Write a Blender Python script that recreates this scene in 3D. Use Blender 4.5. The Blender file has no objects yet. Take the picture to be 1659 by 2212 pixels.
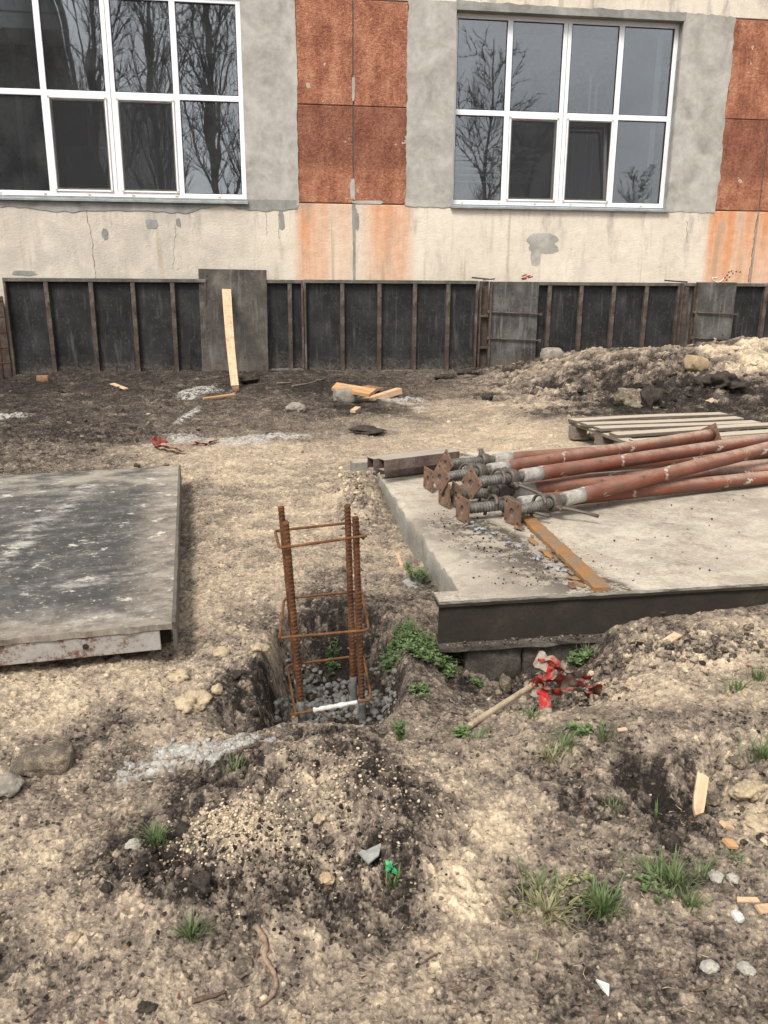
import bpy, bmesh, math, random
import numpy as np
from mathutils import Vector, Matrix, Euler

# ---------------------------------------------------------------- camera, sky, sun, exposure
scn = bpy.context.scene
COL = scn.collection
PITCH, ROLL, EYE = math.radians(15.67), 0.0067, 1.2
cam = bpy.data.objects.new('camera', bpy.data.cameras.new('camera'))
COL.objects.link(cam)
cam.data.sensor_fit = 'HORIZONTAL'; cam.data.sensor_width = 36.0; cam.data.lens = 36.0 * 1789.0 / 1659.0
cam.data.clip_start = 0.05; cam.data.clip_end = 1500
cam.matrix_world = Matrix.Translation((0, 0, EYE)) @ Matrix.Rotation(math.pi / 2 - PITCH, 4, 'X') @ Matrix.Rotation(ROLL, 4, 'Z')
scn.camera = cam

world = bpy.data.worlds.new('World'); scn.world = world; world.use_nodes = True
wn_ = world.node_tree.nodes; wl_ = world.node_tree.links
SUN_EL, SUN_AZ = math.radians(52), math.radians(205)      # azimuth clockwise from +Y: behind the camera, slightly left
sky = wn_.new('ShaderNodeTexSky'); sky.sky_type = 'NISHITA'; sky.sun_disc = False
sky.sun_elevation = SUN_EL; sky.sun_rotation = SUN_AZ; sky.air_density = 1.0; sky.dust_density = 3.0; sky.ozone_density = 1.0
hsv = wn_.new('ShaderNodeHueSaturation'); hsv.inputs['Saturation'].default_value = 0.10
wl_.new(sky.outputs[0], hsv.inputs['Color'])
bg = wn_['Background']; bg.inputs['Strength'].default_value = 0.12
tco = wn_.new('ShaderNodeTexCoord'); cn = wn_.new('ShaderNodeTexNoise'); cn.inputs['Scale'].default_value = 3.0; cn.inputs['Detail'].default_value = 5; cn.inputs['Roughness'].default_value = 0.55
cmap = wn_.new('ShaderNodeMapping'); cmap.inputs['Scale'].default_value = (1, 1, 2.2); wl_.new(tco.outputs['Generated'], cmap.inputs[0]); wl_.new(cmap.outputs[0], cn.inputs['Vector'])
cr_ = wn_.new('ShaderNodeMapRange'); cr_.inputs[1].default_value = 0.3; cr_.inputs[2].default_value = 0.7; cr_.inputs[3].default_value = 0.72; cr_.inputs[4].default_value = 1.28; wl_.new(cn.outputs[0], cr_.inputs[0])
cmx = wn_.new('ShaderNodeVectorMath'); cmx.operation = 'SCALE'; wl_.new(hsv.outputs[0], cmx.inputs[0]); wl_.new(cr_.outputs[0], cmx.inputs['Scale'])
wl_.new(cmx.outputs[0], bg.inputs['Color'])

sun = bpy.data.objects.new('sun', bpy.data.lights.new('sun', 'SUN'))
COL.objects.link(sun)
sun.data.energy = 1.5; sun.data.angle = math.radians(16); sun.data.color = (1.0, 0.94, 0.85)
sdir = Vector((math.sin(SUN_AZ) * math.cos(SUN_EL), math.cos(SUN_AZ) * math.cos(SUN_EL), math.sin(SUN_EL)))
sun.rotation_euler = sdir.to_track_quat('Z', 'Y').to_euler()

scn.view_settings.view_transform = 'Standard'; scn.view_settings.look = 'None'
scn.view_settings.exposure = 1.1; scn.view_settings.gamma = 1.0; scn.view_settings.use_curve_mapping = False
scn.render.engine = 'CYCLES'
scn.cycles.max_bounces = 6; scn.cycles.transparent_max_bounces = 12

random.seed(7)
RNG = np.random.default_rng(11)

# ---------------------------------------------------------------- terrain (macro relief in metres)
# BEGIN TERRAIN
SLAB_O, SLAB_A = (0.192, 2.671), 0.1658
def sstep(a, b, x):
    t = np.clip((x - a) / (b - a), 0, 1)
    return t * t * (3 - 2 * t)
def blob(x, y, cx, cy, rx, ry, p=2.0):
    return np.exp(-(((x - cx) / rx) ** 2 + ((y - cy) / ry) ** 2) ** (p / 2))
def slab_local(x, y):
    c, s = math.cos(SLAB_A), math.sin(SLAB_A)
    dx, dy = x - SLAB_O[0], y - SLAB_O[1]
    return dx * c + dy * s, -dx * s + dy * c
def macro(x, y):
    z = np.zeros_like(x) + 0.0
    # far mound in front of the right formwork
    prof = sstep(7.2, 9.9, y + 0.25 * np.sin(x * 2.1)) * (1 - 0.35 * sstep(10.3, 11.4, y))
    z = z + prof * (0.37 * sstep(1.0, 3.1, x) + 0.13 * sstep(3.3, 4.7, x))
    z = z + 0.06 * sstep(0.8, 1.4, x) * sstep(4.7, 5.3, y) * (1 - sstep(7.4, 8.5, y))
    z = z - 0.12 * blob(x, y, -5.1, 10.3, 0.5, 0.7)
    # spoil heap in front of the pit
    z = z + 0.095 * blob(x, y, -0.14, 1.70, 0.28, 0.22, 2.5) + 0.05 * blob(x, y, -0.32, 1.50, 0.10, 0.08)
    z = z + 0.035 * blob(x, y, -0.35, 1.40, 0.20, 0.12) + 0.03 * blob(x, y, 0.0, 1.5, 0.16, 0.15)
    # right side knolls
    z = z + 0.05 * blob(x, y, 0.85, 2.0, 0.35, 0.18) + 0.03 * blob(x, y, 0.35, 1.95, 0.3, 0.15)
    z = z + 0.06 * blob(x, y, 1.05, 1.62, 0.14, 0.2)
    z = z - 0.075 * blob(x, y, 0.74, 1.74, 0.18, 0.11, 2.2)
    # crack running into the crater
    z = z - 0.018 * np.exp(-(np.abs(x - 0.835 - 0.03 * np.sin(y * 17)) / 0.010) ** 2) * sstep(1.72, 1.85, y) * (1 - sstep(2.0, 2.12, y))
    # soil bank against the slab front on the right
    lx, ly = slab_local(x, y)
    z = z + 0.085 * sstep(0.48, 1.7, lx) * sstep(-0.45, -0.12, ly) * (1 - sstep(0.02, 0.10, ly))
    # hollow below the slab front
    z = z - 0.19 * blob(x, y, 0.47, 2.60, 0.32, 0.37, 3.2)
    # loose soil along the slab's left edge
    z = z + 0.11 * blob(x, y, -0.12, 4.62, 0.15, 0.42, 2.6)
    # pit around the rebar cage and the dug bay beside it
    yc = np.where(y < 2.55, (2.55 - y) / 0.52, (y - 2.55) / 0.36)
    r = (np.abs((x + 0.155) / 0.235) ** 3.2 + yc ** 3.2) ** (1 / 3.2)
    pit = 1 - sstep(0.62, 1.06, r)
    pit = np.where(y < 2.40, np.minimum(pit, sstep(2.0, 2.42, y)), pit)
    z = z * (1 - pit) - 0.26 * pit
    z = z - 0.075 * blob(x, y, -0.39, 2.16, 0.09, 0.13, 3.0)
    # trodden flat in front of and under the lying board
    dx, dy = x + 0.70, y - 2.57; bx_, by_ = dx * 0.974 + dy * 0.225, -dx * 0.225 + dy * 0.974
    under = sstep(-0.16, -0.04, by_) * (1 - sstep(0.02, 0.10, bx_)) * (1 - sstep(2.4, 2.55, by_)); z = z - 0.022 * under
    # nothing pokes through the slab
    inside = sstep(0.03, 0.09, ly) * sstep(0.13, 0.2, lx) * (1 - sstep(2.2, 2.3, ly))
    z = z * (1 - inside) + np.minimum(z, -0.03) * inside
    return z
# END TERRAIN
def _hash(ix, iy, seed):
    h = (ix.astype(np.int64) * 374761393 + iy.astype(np.int64) * 668265263 + seed * 974634777) & 0xFFFFFFFF
    h = ((h ^ (h >> 13)) * 1274126177) & 0xFFFFFFFF
    h = h ^ (h >> 16)
    return (h & 0xFFFF).astype(np.float32) / 32767.5 - 1.0
def vn(x, y, seed=0):
    fx, fy = np.floor(x), np.floor(y)
    tx, ty = (x - fx).astype(np.float32), (y - fy).astype(np.float32)
    tx = tx * tx * (3 - 2 * tx); ty = ty * ty * (3 - 2 * ty)
    ix, iy = fx.astype(np.int64), fy.astype(np.int64)
    a, b = _hash(ix, iy, seed), _hash(ix + 1, iy, seed)
    c, d = _hash(ix, iy + 1, seed), _hash(ix + 1, iy + 1, seed)
    return (a + (b - a) * tx) * (1 - ty) + (c + (d - c) * tx) * ty
def clods(x, y, seed):
    """cellular clods: height 0..1 of the nearest lump and a random value per lump"""
    fx, fy = np.floor(x).astype(np.int64), np.floor(y).astype(np.int64)
    best = np.full(x.shape, 9.0, np.float32); rid = np.zeros(x.shape, np.float32)
    for i in (-1, 0, 1):
        for j in (-1, 0, 1):
            cx, cy = fx + i, fy + j; h = _hash(cx, cy, seed); h2 = _hash(cx, cy, seed + 57); h3 = _hash(cx, cy, seed + 91)
            d = ((cx + 0.5 + 0.42 * h - x) ** 2 + (cy + 0.5 + 0.42 * h2 - y) ** 2).astype(np.float32)
            k = d < best; best = np.where(k, d, best); rid = np.where(k, h3, rid)
    return np.sqrt(np.clip(1 - best / 0.62, 0, 1)) * (0.55 + 0.45 * rid), rid
def fbm(x, y, seed, octs, gain=0.5):
    s = 0; a = 1.0; n = 0
    for o in range(octs):
        c, si = math.cos(0.7 * o), math.sin(0.7 * o)
        s = s + a * vn((x * c - y * si) * 2 ** o + 17.3 * o, (x * si + y * c) * 2 ** o, seed + o); n += a; a *= gain
    return s / n

# soil tone survey: (x, y, tone) with 0 = black topsoil, 1 = pale clay
TONE = np.array([(-4.224, 9.706, 0.04), (-3.420, 9.728, 0.14), (-2.780, 9.764, 0.11), (-2.300, 9.571, 0.19), (-1.268, 9.847, 0.14), (-0.586, 9.451, 0.02), (0.380, 9.938, 0.20), (0.935, 9.968, 0.30), (1.443, 9.653, 0.42), (1.948, 10.097, 0.55), (2.094, 10.279, 0.30), (2.625, 10.170, 0.42), (3.764, 12.045, 0.50), (3.533, 9.593, 0.40), (4.191, 9.930, 0.84), (4.024, 8.896, 0.87), (3.714, 8.979, 0.82), (3.305, 8.931, 0.30), (2.696, 9.406, 0.30), (3.035, 9.009, 0.25), (2.015, 8.626, 0.15), (2.453, 8.477, 0.10), (2.865, 8.301, 0.20), (3.322, 8.300, 0.02), (3.630, 8.048, 0.05), (2.397, 9.228, 0.25), (2.481, 7.783, 0.02), (3.269, 7.588, 0.10), (2.882, 7.689, 0.30), (2.054, 9.279, 0.25), (1.748, 9.000, 0.42), (3.809, 8.484, 0.30), (-3.463, 7.902, 0.14), (-2.808, 7.932, 0.21), (-2.148, 7.961, 0.24), (-1.484, 7.991, 0.24), (-0.814, 8.022, 0.29), (-0.320, 8.044, 0.04), (0.086, 8.062, 0.24), (0.539, 8.083, 0.62), (0.991, 8.070, 0.70), (1.396, 7.809, 0.60), (1.752, 7.451, 0.15), (0.197, 9.093, 0.19), (0.604, 9.113, 0.40), (-2.939, 6.658, 0.19), (-2.567, 6.672, 0.11), (-2.195, 6.686, 0.19), (-1.633, 6.708, 0.29), (-0.878, 6.737, 0.34), (-0.498, 6.751, 0.39), (-0.117, 6.766, 0.39), (0.266, 6.780, 0.60), (0.650, 6.795, 0.68), (1.020, 6.706, 0.75), (1.316, 6.297, 0.75), (-2.245, 6.278, 0.13), (-2.519, 5.661, 0.25), (-2.200, 5.672, 0.30), (-1.880, 5.682, 0.45), (-1.623, 5.691, 0.64), (-1.236, 5.703, 0.69), (-0.925, 5.794, 0.74), (-0.596, 5.805, 0.69), (-0.266, 5.816, 0.64), (0.070, 6.362, 0.70), (0.431, 6.375, 0.75), (-1.087, 4.714, 0.49), (-0.939, 4.950, 0.69), (-0.655, 4.958, 0.69), (-0.371, 4.963, 0.59), (-0.126, 4.389, 0.50), (-0.749, 3.889, 0.69), (-0.789, 3.533, 0.64), (-0.477, 3.540, 0.54), (-0.294, 3.899, 0.69), (-0.067, 3.899, 0.49), (-0.497, 2.982, 0.64), (-0.675, 2.979, 0.69), (-0.248, 3.244, 0.49), (-0.058, 3.422, 0.55), (0.040, 3.091, 0.45), (0.090, 2.878, 0.40), (-0.136, 2.886, 0.08), (-0.257, 2.878, 0.12), (-0.934, 3.905, 0.45), (-0.475, 4.322, 0.69), (-0.533, 3.353, 0.69), (-0.117, 2.852, 0.05), (-0.220, 2.815, 0.05), (-0.048, 2.841, 0.10), (-0.012, 2.745, 0.12), (-0.324, 2.856, 0.45), (0.038, 2.759, 0.30), (-1.074, 2.233, 0.72), (-0.925, 2.403, 0.64), (-0.700, 2.391, 0.69), (-0.577, 2.299, 0.80), (-0.493, 2.460, 0.54), (-0.642, 2.586, 0.59), (-0.428, 2.244, 0.06), (-0.385, 2.184, 0.12), (-0.460, 2.272, 0.20), (-0.355, 2.534, 0.75), (-0.443, 2.036, 0.57), (-0.557, 1.981, 0.62), (-0.670, 2.028, 0.67), (-0.942, 2.074, 0.67), (-0.741, 2.051, 0.25), (-0.736, 1.956, 0.30), (-0.916, 2.179, 0.72), (-0.515, 2.139, 0.62), (-0.714, 2.182, 0.72), (-0.380, 2.569, 0.59), (-0.902, 1.910, 0.35), (-0.743, 1.869, 0.46), (-0.570, 1.890, 0.57), (-0.447, 1.876, 0.57), (-0.306, 1.745, 0.09), (-0.215, 1.830, 0.52), (-0.154, 1.936, 0.12), (-0.032, 1.942, 0.20), (-0.072, 1.729, 0.29), (-0.218, 1.657, 0.46), (-0.171, 2.567, 0.10), (-0.337, 2.383, 0.10), (-0.839, 1.675, 0.51), (-0.696, 1.730, 0.57), (-0.572, 1.689, 0.57), (-0.465, 1.701, 0.24), (-0.352, 1.687, 0.09), (-0.230, 1.582, 0.29), (-0.131, 1.631, 0.65), (-0.105, 1.550, 0.69), (-0.027, 1.639, 0.14), (0.025, 1.579, 0.09), (-0.317, 1.502, 0.95), (-0.385, 1.493, 0.51), (-0.406, 1.454, 0.02), (-0.251, 1.441, 0.34), (-0.167, 1.456, 0.29), (-0.063, 1.476, 0.51), (-0.442, 1.406, 0.02), (-0.318, 1.391, 0.06), (-0.205, 1.373, 0.19), (-0.113, 1.370, 0.24), (-0.022, 1.382, 0.19), (-0.539, 1.473, 0.24), (-0.672, 1.514, 0.62), (-0.753, 1.471, 0.62), (-0.284, 1.541, 0.87), (-0.389, 1.602, 0.24), (-0.183, 1.518, 0.24), (-0.284, 1.675, 0.24), (-0.473, 1.520, 0.14), (-0.182, 1.728, 0.34), (-0.703, 1.351, 0.30), (-0.606, 1.335, 0.61), (-0.513, 1.328, 0.66), (-0.416, 1.301, 0.55), (-0.478, 1.367, 0.51), (-0.286, 1.310, 0.30), (-0.196, 1.297, 0.42), (-0.108, 1.290, 0.47), (0.024, 1.334, 0.45), (-0.600, 1.206, 0.44), (-0.475, 1.206, 0.54), (-0.353, 1.216, 0.58), (-0.230, 1.227, 0.54), (-0.104, 1.230, 0.50), (0.023, 1.231, 0.50), (-0.605, 1.119, 0.44), (-0.409, 1.120, 0.50), (-0.174, 1.122, 0.50), (-0.017, 1.123, 0.48), (-0.324, 1.158, 0.54), (-0.694, 1.270, 0.22), (-0.494, 1.138, 0.47), (0.144, 1.830, 0.57), (0.215, 1.969, 0.52), (0.351, 2.056, 0.57), (0.160, 2.068, 0.46), (0.095, 2.073, 0.35), (0.195, 1.745, 0.62), (0.128, 1.582, 0.52), (0.233, 1.588, 0.79), (0.153, 1.496, 0.85), (0.117, 1.395, 0.87), (0.161, 1.366, 0.82), (0.109, 1.264, 0.68), (0.080, 1.688, 0.25), (0.054, 1.480, 0.06), (0.042, 1.366, 0.09), (0.112, 1.896, 0.51), (0.256, 1.690, 0.67), (0.275, 1.520, 0.51), (0.262, 1.846, 0.52), (0.076, 1.558, 0.20), (0.005, 1.431, 0.14), (0.367, 1.768, 0.25), (0.436, 1.832, 0.46), (0.558, 1.856, 0.41), (0.464, 1.693, 0.15), (0.600, 1.782, 0.12), (0.692, 1.820, 0.05), (0.711, 1.761, 0.03), (0.607, 1.622, 0.08), (0.497, 1.607, 0.35), (0.392, 1.603, 0.46), (0.839, 1.811, 0.41), (0.883, 1.775, 0.72), (0.847, 1.617, 0.75), (0.817, 1.715, 0.15), (0.723, 1.515, 0.30), (0.418, 1.738, 0.20), (0.780, 1.802, 0.10), (0.700, 1.586, 0.15), (0.761, 1.485, 0.46), (0.907, 1.728, 0.77), (0.777, 1.877, 0.15), (0.860, 1.877, 0.46), (0.312, 1.781, 0.35), (0.339, 1.666, 0.41), (0.539, 2.036, 0.57), (0.660, 2.018, 0.62), (0.868, 2.253, 0.72), (1.070, 2.414, 0.70), (1.049, 2.566, 0.65), (0.889, 2.543, 0.60), (0.760, 2.627, 0.30), (0.678, 2.601, 0.25), (0.522, 2.610, 0.22), (0.541, 2.460, 0.46), (1.078, 2.255, 0.62), (0.989, 1.932, 0.41), (0.828, 1.962, 0.57), (0.911, 2.896, 0.40), (1.116, 2.990, 0.35), (1.427, 3.092, 0.40), (1.197, 2.752, 0.55), (0.792, 2.764, 0.35), (0.450, 2.676, 0.10), (0.666, 2.422, 0.46), (0.689, 1.901, 0.46), (1.253, 2.610, 0.65), (1.204, 2.417, 0.50), (0.984, 2.755, 0.40), (0.314, 1.452, 0.41), (0.395, 1.388, 0.12), (0.296, 1.349, 0.45), (0.547, 1.428, 0.25), (0.675, 1.390, 0.51), (0.742, 1.353, 0.55), (0.325, 1.268, 0.44), (0.455, 1.269, 0.42), (0.585, 1.270, 0.37), (0.650, 1.217, 0.40), (0.305, 1.164, 0.42), (0.458, 1.136, 0.37), (0.613, 1.128, 0.37), (0.187, 1.192, 0.50), (0.139, 1.116, 0.50), (0.258, 1.397, 0.25), (0.459, 1.455, 0.30), (0.633, 1.456, 0.30), (0.457, 1.338, 0.40), (0.719, 1.430, 0.46), (0.524, 1.351, 0.40)], dtype=np.float32)
CEMENT = [(-1.096, 6.225, 0.315, 0.261, 1.00), (-1.539, 6.304, 0.212, 0.305, 0.70), (-0.767, 6.429, 0.217, 0.198, 0.90), (-1.756, 7.417, 0.074, 0.787, 0.80), (-2.012, 8.981, 0.248, 0.678, 0.80), (-1.645, 6.024, 0.203, 0.175, 0.70), (0.186, 8.550, 0.335, 0.342, 0.70), (0.307, 7.922, 0.178, 0.236, 0.50), (-3.259, 7.226, 0.200, 0.148, 0.90), (-0.621, 1.858, 0.106, 0.064, 0.90), (-0.490, 1.908, 0.134, 0.074, 1.00), (-0.357, 1.910, 0.051, 0.078, 1.00), (-0.658, 1.787, 0.046, 0.030, 0.70), (-0.409, 1.865, 0.076, 0.077, 0.90)]
def terrain(x, y):
    x = np.asarray(x, dtype=np.float64); y = np.asarray(y, dtype=np.float64)
    z = macro(x, y)
    ya = np.maximum(y, 0.6)
    w1 = fbm(x * 2.3, y * 2.3, 3, 4, 0.6); w2 = fbm(x * 2.3 + 40, y * 2.3, 9, 4, 0.6)
    u = x / ya + 0.050 * w1; v = np.log(ya) + 0.050 * w2
    su = TONE[:, 0] / TONE[:, 1]; sv = np.log(TONE[:, 1])
    num = np.zeros(x.shape, np.float32); den = np.zeros(x.shape, np.float32) + 1e-9
    for i in range(len(TONE)):
        d2 = ((u - su[i]) ** 2 + (v - sv[i]) ** 2).astype(np.float32) + 0.0011
        w = 1.0 / (d2 * d2)
        num += w * TONE[i, 2]; den += w
    tone = num / den
    out = sstep(11.5, 20, np.hypot(x, y - 6)); tone = tone * (1 - out) + 0.45 * out
    n_mid = fbm(x * 7, y * 7, 21, 4, 0.6); n_fine = fbm(x * 45, y * 45, 31, 3, 0.6)
    crust = sstep(-0.04, 0.06, fbm(x * 11, y * 11, 25, 6, 0.68)) - 0.5
    crust2 = sstep(-0.05, 0.12, fbm(x * 52, y * 52, 28, 3, 0.6)) - 0.5
    heap = blob(x, y, -0.14, 1.60, 0.38, 0.30, 3) + blob(x, y, 0.95, 2.58, 0.55, 0.16, 3) + blob(x, y, 1.02, 1.70, 0.2, 0.32, 3) + blob(x, y, 0.62, 2.38, 0.26, 0.17, 3) + blob(x, y, -0.12, 4.6, 0.16, 0.45, 3) + blob(x, y, -0.42, 2.42, 0.16, 0.24, 3) + blob(x, y, 0.62, 1.74, 0.3, 0.16, 3)
    ms0 = sstep(6.9, 8.0, y) * sstep(0.5, 1.6, x)
    crumb = np.clip(sstep(0.42, 0.15, tone) * (0.8 - 0.68 * sstep(5.5, 7.5, y) * (1 - ms0)) + 0.85 * heap + ms0, 0.025, 1.0)
    wa = np.where(y > 6.5, 1.0, 0.0); wx, wy = x + 0.014 * n_fine + wa * 0.09 * fbm(x * 6, y * 6, 35, 4, 0.6), y + 0.014 * fbm(x * 40, y * 40, 33, 2) + wa * 0.09 * fbm(x * 6 + 9, y * 6, 36, 4, 0.6)
    fars = sstep(5.5, 7.5, y)
    c1, r1 = clods(wx * np.where(y > 6.5, 6.5, 19.0), wy * np.where(y > 6.5, 6.5, 19.0), 201)
    c2, r2 = clods(wx * np.where(y > 6.5, 17.0, 48.0), wy * np.where(y > 6.5, 17.0, 48.0), 301)
    c3, r3 = clods(wx * 105, wy * 105, 401)
    flatk = 0.55 + 0.45 * crumb
    tone = np.clip(tone + flatk * 0.14 * n_mid + (0.07 * n_fine + 0.09 * crust2) * (1 - 0.5 * sstep(5, 7, y)) + (0.15 - 0.08 * sstep(4.5, 7, y)) * crust + crumb * (0.16 * r1 * (c1 > 0.25) + 0.17 * r2 * (c2 > 0.2)) + 0.05 * r3 + (1 - crumb) * 0.10 * (r2 > 0.72) * (c2 > 0.3) - crumb * 0.10 * (0.5 - c2), 0, 1.1)
    cem = np.zeros(x.shape)
    for (cx, cy, rx, ry, amp) in CEMENT:
        cem = np.maximum(cem, amp * np.exp(-((x - cx) / rx) ** 2 - ((y - cy) / ry) ** 2))
    cem = sstep(0.42, 0.66, cem + 0.42 * n_mid + 0.26 * n_fine)
    rough = np.clip(1.25 - tone, 0.2, 1.1)
    near = 1 - sstep(5, 14, y)
    b1 = 1 - np.abs(fbm(x * 9, y * 9, 51, 3)) * 2
    b2 = 1 - np.abs(fbm(x * 26, y * 26, 61, 3)) * 2
    flat = 1 - sstep(60, 100, np.hypot(x, y))
    z = z + flat * (0.022 * fbm(x * 0.9, y * 0.9, 71, 3) + 0.016 * fbm(x * 3.1, y * 3.1, 81, 3) + 0.020 * rough * (b1 - 0.5) * (0.35 + 0.65 * crumb) + 0.009 * rough * (b2 - 0.5) * (0.4 + 0.6 * crumb) + 0.0022 * crust2 + 0.0045 * crust + 0.0055 * (0.15 + 0.85 * crumb) * n_fine + 0.0035 * fbm(x * 110, y * 110, 91, 2))
    ms = flat * sstep(6.8, 8.6, y) * sstep(0.6, 1.8, x)
    rid = 1 - np.abs(fbm(x * 2.6, y * 2.6, 95, 5, 0.62)) * 2.4
    z = z + ms * (0.075 * (rid - 0.45) + 0.05 * fbm(x * 5, y * 7, 97, 4, 0.65))
    tone = np.clip(tone + ms * (0.35 * (rid - 0.66) - 0.30 * sstep(-0.05, 0.30, fbm(x * 1.1, y * 1.5, 140, 4, 0.6))), 0, 1.1)
    mf = flat * sstep(4.5, 6.5, y); z = z + mf * (1 - ms) * rough * 0.028 * (1 - 2 * np.abs(fbm(x * 4.2, y * 4.2, 99, 5, 0.62)))
    pad = np.exp(-(((x - 2.0) / 0.95) ** 4 + ((y - 5.9) / 0.75) ** 4)); z = z * (1 - pad) + pad * (0.048 + 0.25 * (z - macro(x, y)))
    dz = crumb * (np.where(y > 6.5, 0.008, 0.017) * c1 * (r1 > -0.35) + np.where(y > 6.5, 0.007, 0.0085) * c2 * (r2 > -0.4) + 0.0035 * c3) + (1 - crumb) * (0.0036 * c3 * (r3 > 0.45) + 0.005 * c2 * (r2 > 0.72))
    z = z + flat * dz * (1 - 0.6 * pad)
    z = z + (0.006 + 0.006 * c2) * cem
    return z, tone, cem

# ---------------------------------------------------------------- materials
class NT:
    """small helper around a material's node tree"""
    def __init__(s, name, rough=0.8, metal=0.0):
        s.m = bpy.data.materials.new(name); s.m.use_nodes = True
        s.t = s.m.node_tree; s.n = s.t.nodes; s.l = s.t.links
        s.b = s.n['Principled BSDF']; s.b.inputs['Roughness'].default_value = rough; s.b.inputs['Metallic'].default_value = metal
        s.b.inputs['Specular IOR Level'].default_value = 0.3
        s.tc = s.n.new('ShaderNodeTexCoord')
        s.co = s.tc.outputs['Object']
    def put(s, sock, v):
        if hasattr(v, 'is_linked') or isinstance(v, bpy.types.NodeSocket): s.l.new(v, sock)
        elif isinstance(v, tuple) and len(v) == 3 and sock.type == 'RGBA': sock.default_value = (*v, 1)
        else: sock.default_value = v
    def map(s, scale=(1, 1, 1), loc=(0, 0, 0), rot=(0, 0, 0), vec=None):
        n = s.n.new('ShaderNodeMapping'); s.put(n.inputs[0], vec or s.co)
        n.inputs['Scale'].default_value = scale; n.inputs['Location'].default_value = loc; n.inputs['Rotation'].default_value = rot
        return n.outputs[0]
    def noise(s, scale, detail=4, rough=0.55, vec=None, dist=0.0):
        n = s.n.new('ShaderNodeTexNoise'); s.put(n.inputs['Vector'], vec or s.co)
        n.inputs['Scale'].default_value = scale; n.inputs['Detail'].default_value = detail
        n.inputs['Roughness'].default_value = rough; n.inputs['Distortion'].default_value = dist
        return n.outputs[0]
    def voro(s, scale, vec=None, feature='F1'):
        n = s.n.new('ShaderNodeTexVoronoi'); n.feature = feature; s.put(n.inputs['Vector'], vec or s.co); n.inputs['Scale'].default_value = scale
        return n.outputs['Distance']
    def math(s, op, a, b=0.0, c=None, clamp=False):
        n = s.n.new('ShaderNodeMath'); n.operation = op; n.use_clamp = clamp
        s.put(n.inputs[0], a); s.put(n.inputs[1], b)
        if c is not None: s.put(n.inputs[2], c)
        return n.outputs[0]
    def rng(s, v, a, b, c=0.0, d=1.0, smooth=True):
        n = s.n.new('ShaderNodeMapRange'); n.interpolation_type = 'SMOOTHSTEP' if smooth else 'LINEAR'
        s.put(n.inputs[0], v)
        for i, q in enumerate((a, b, c, d)): n.inputs[i + 1].default_value = q
        return n.outputs[0]
    def mix(s, f, a, b, blend='MIX'):
        n = s.n.new('ShaderNodeMix'); n.data_type = 'RGBA'; n.blend_type = blend
        s.put(n.inputs[0], f); s.put(n.inputs[6], a); s.put(n.inputs[7], b)
        return n.outputs[2]
    def ramp(s, f, stops):
        n = s.n.new('ShaderNodeValToRGB'); s.put(n.inputs[0], f); e = n.color_ramp.elements
        while len(e) < len(stops): e.new(0.5)
        for q, (p, c) in zip(e, stops): q.position = p; q.color = (*c, 1)
        return n.outputs[0]
    def sep(s, vec=None):
        n = s.n.new('ShaderNodeSeparateXYZ'); s.put(n.inputs[0], vec or s.co); return n.outputs
    def attr(s, name):
        n = s.n.new('ShaderNodeAttribute'); n.attribute_name = name; return n.outputs['Fac']
    def rand(s):
        return s.n.new('ShaderNodeObjectInfo').outputs['Random']
    def color(s, c): s.put(s.b.inputs['Base Color'], c)
    def rough(s, c): s.put(s.b.inputs['Roughness'], c)
    def bump(s, h, strength=0.5, dist=0.01):
        n = s.n.new('ShaderNodeBump'); n.inputs['Strength'].default_value = strength; n.inputs['Distance'].default_value = dist
        s.put(n.inputs['Height'], h); s.l.new(n.outputs[0], s.b.inputs['Normal'])
        return s

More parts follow.
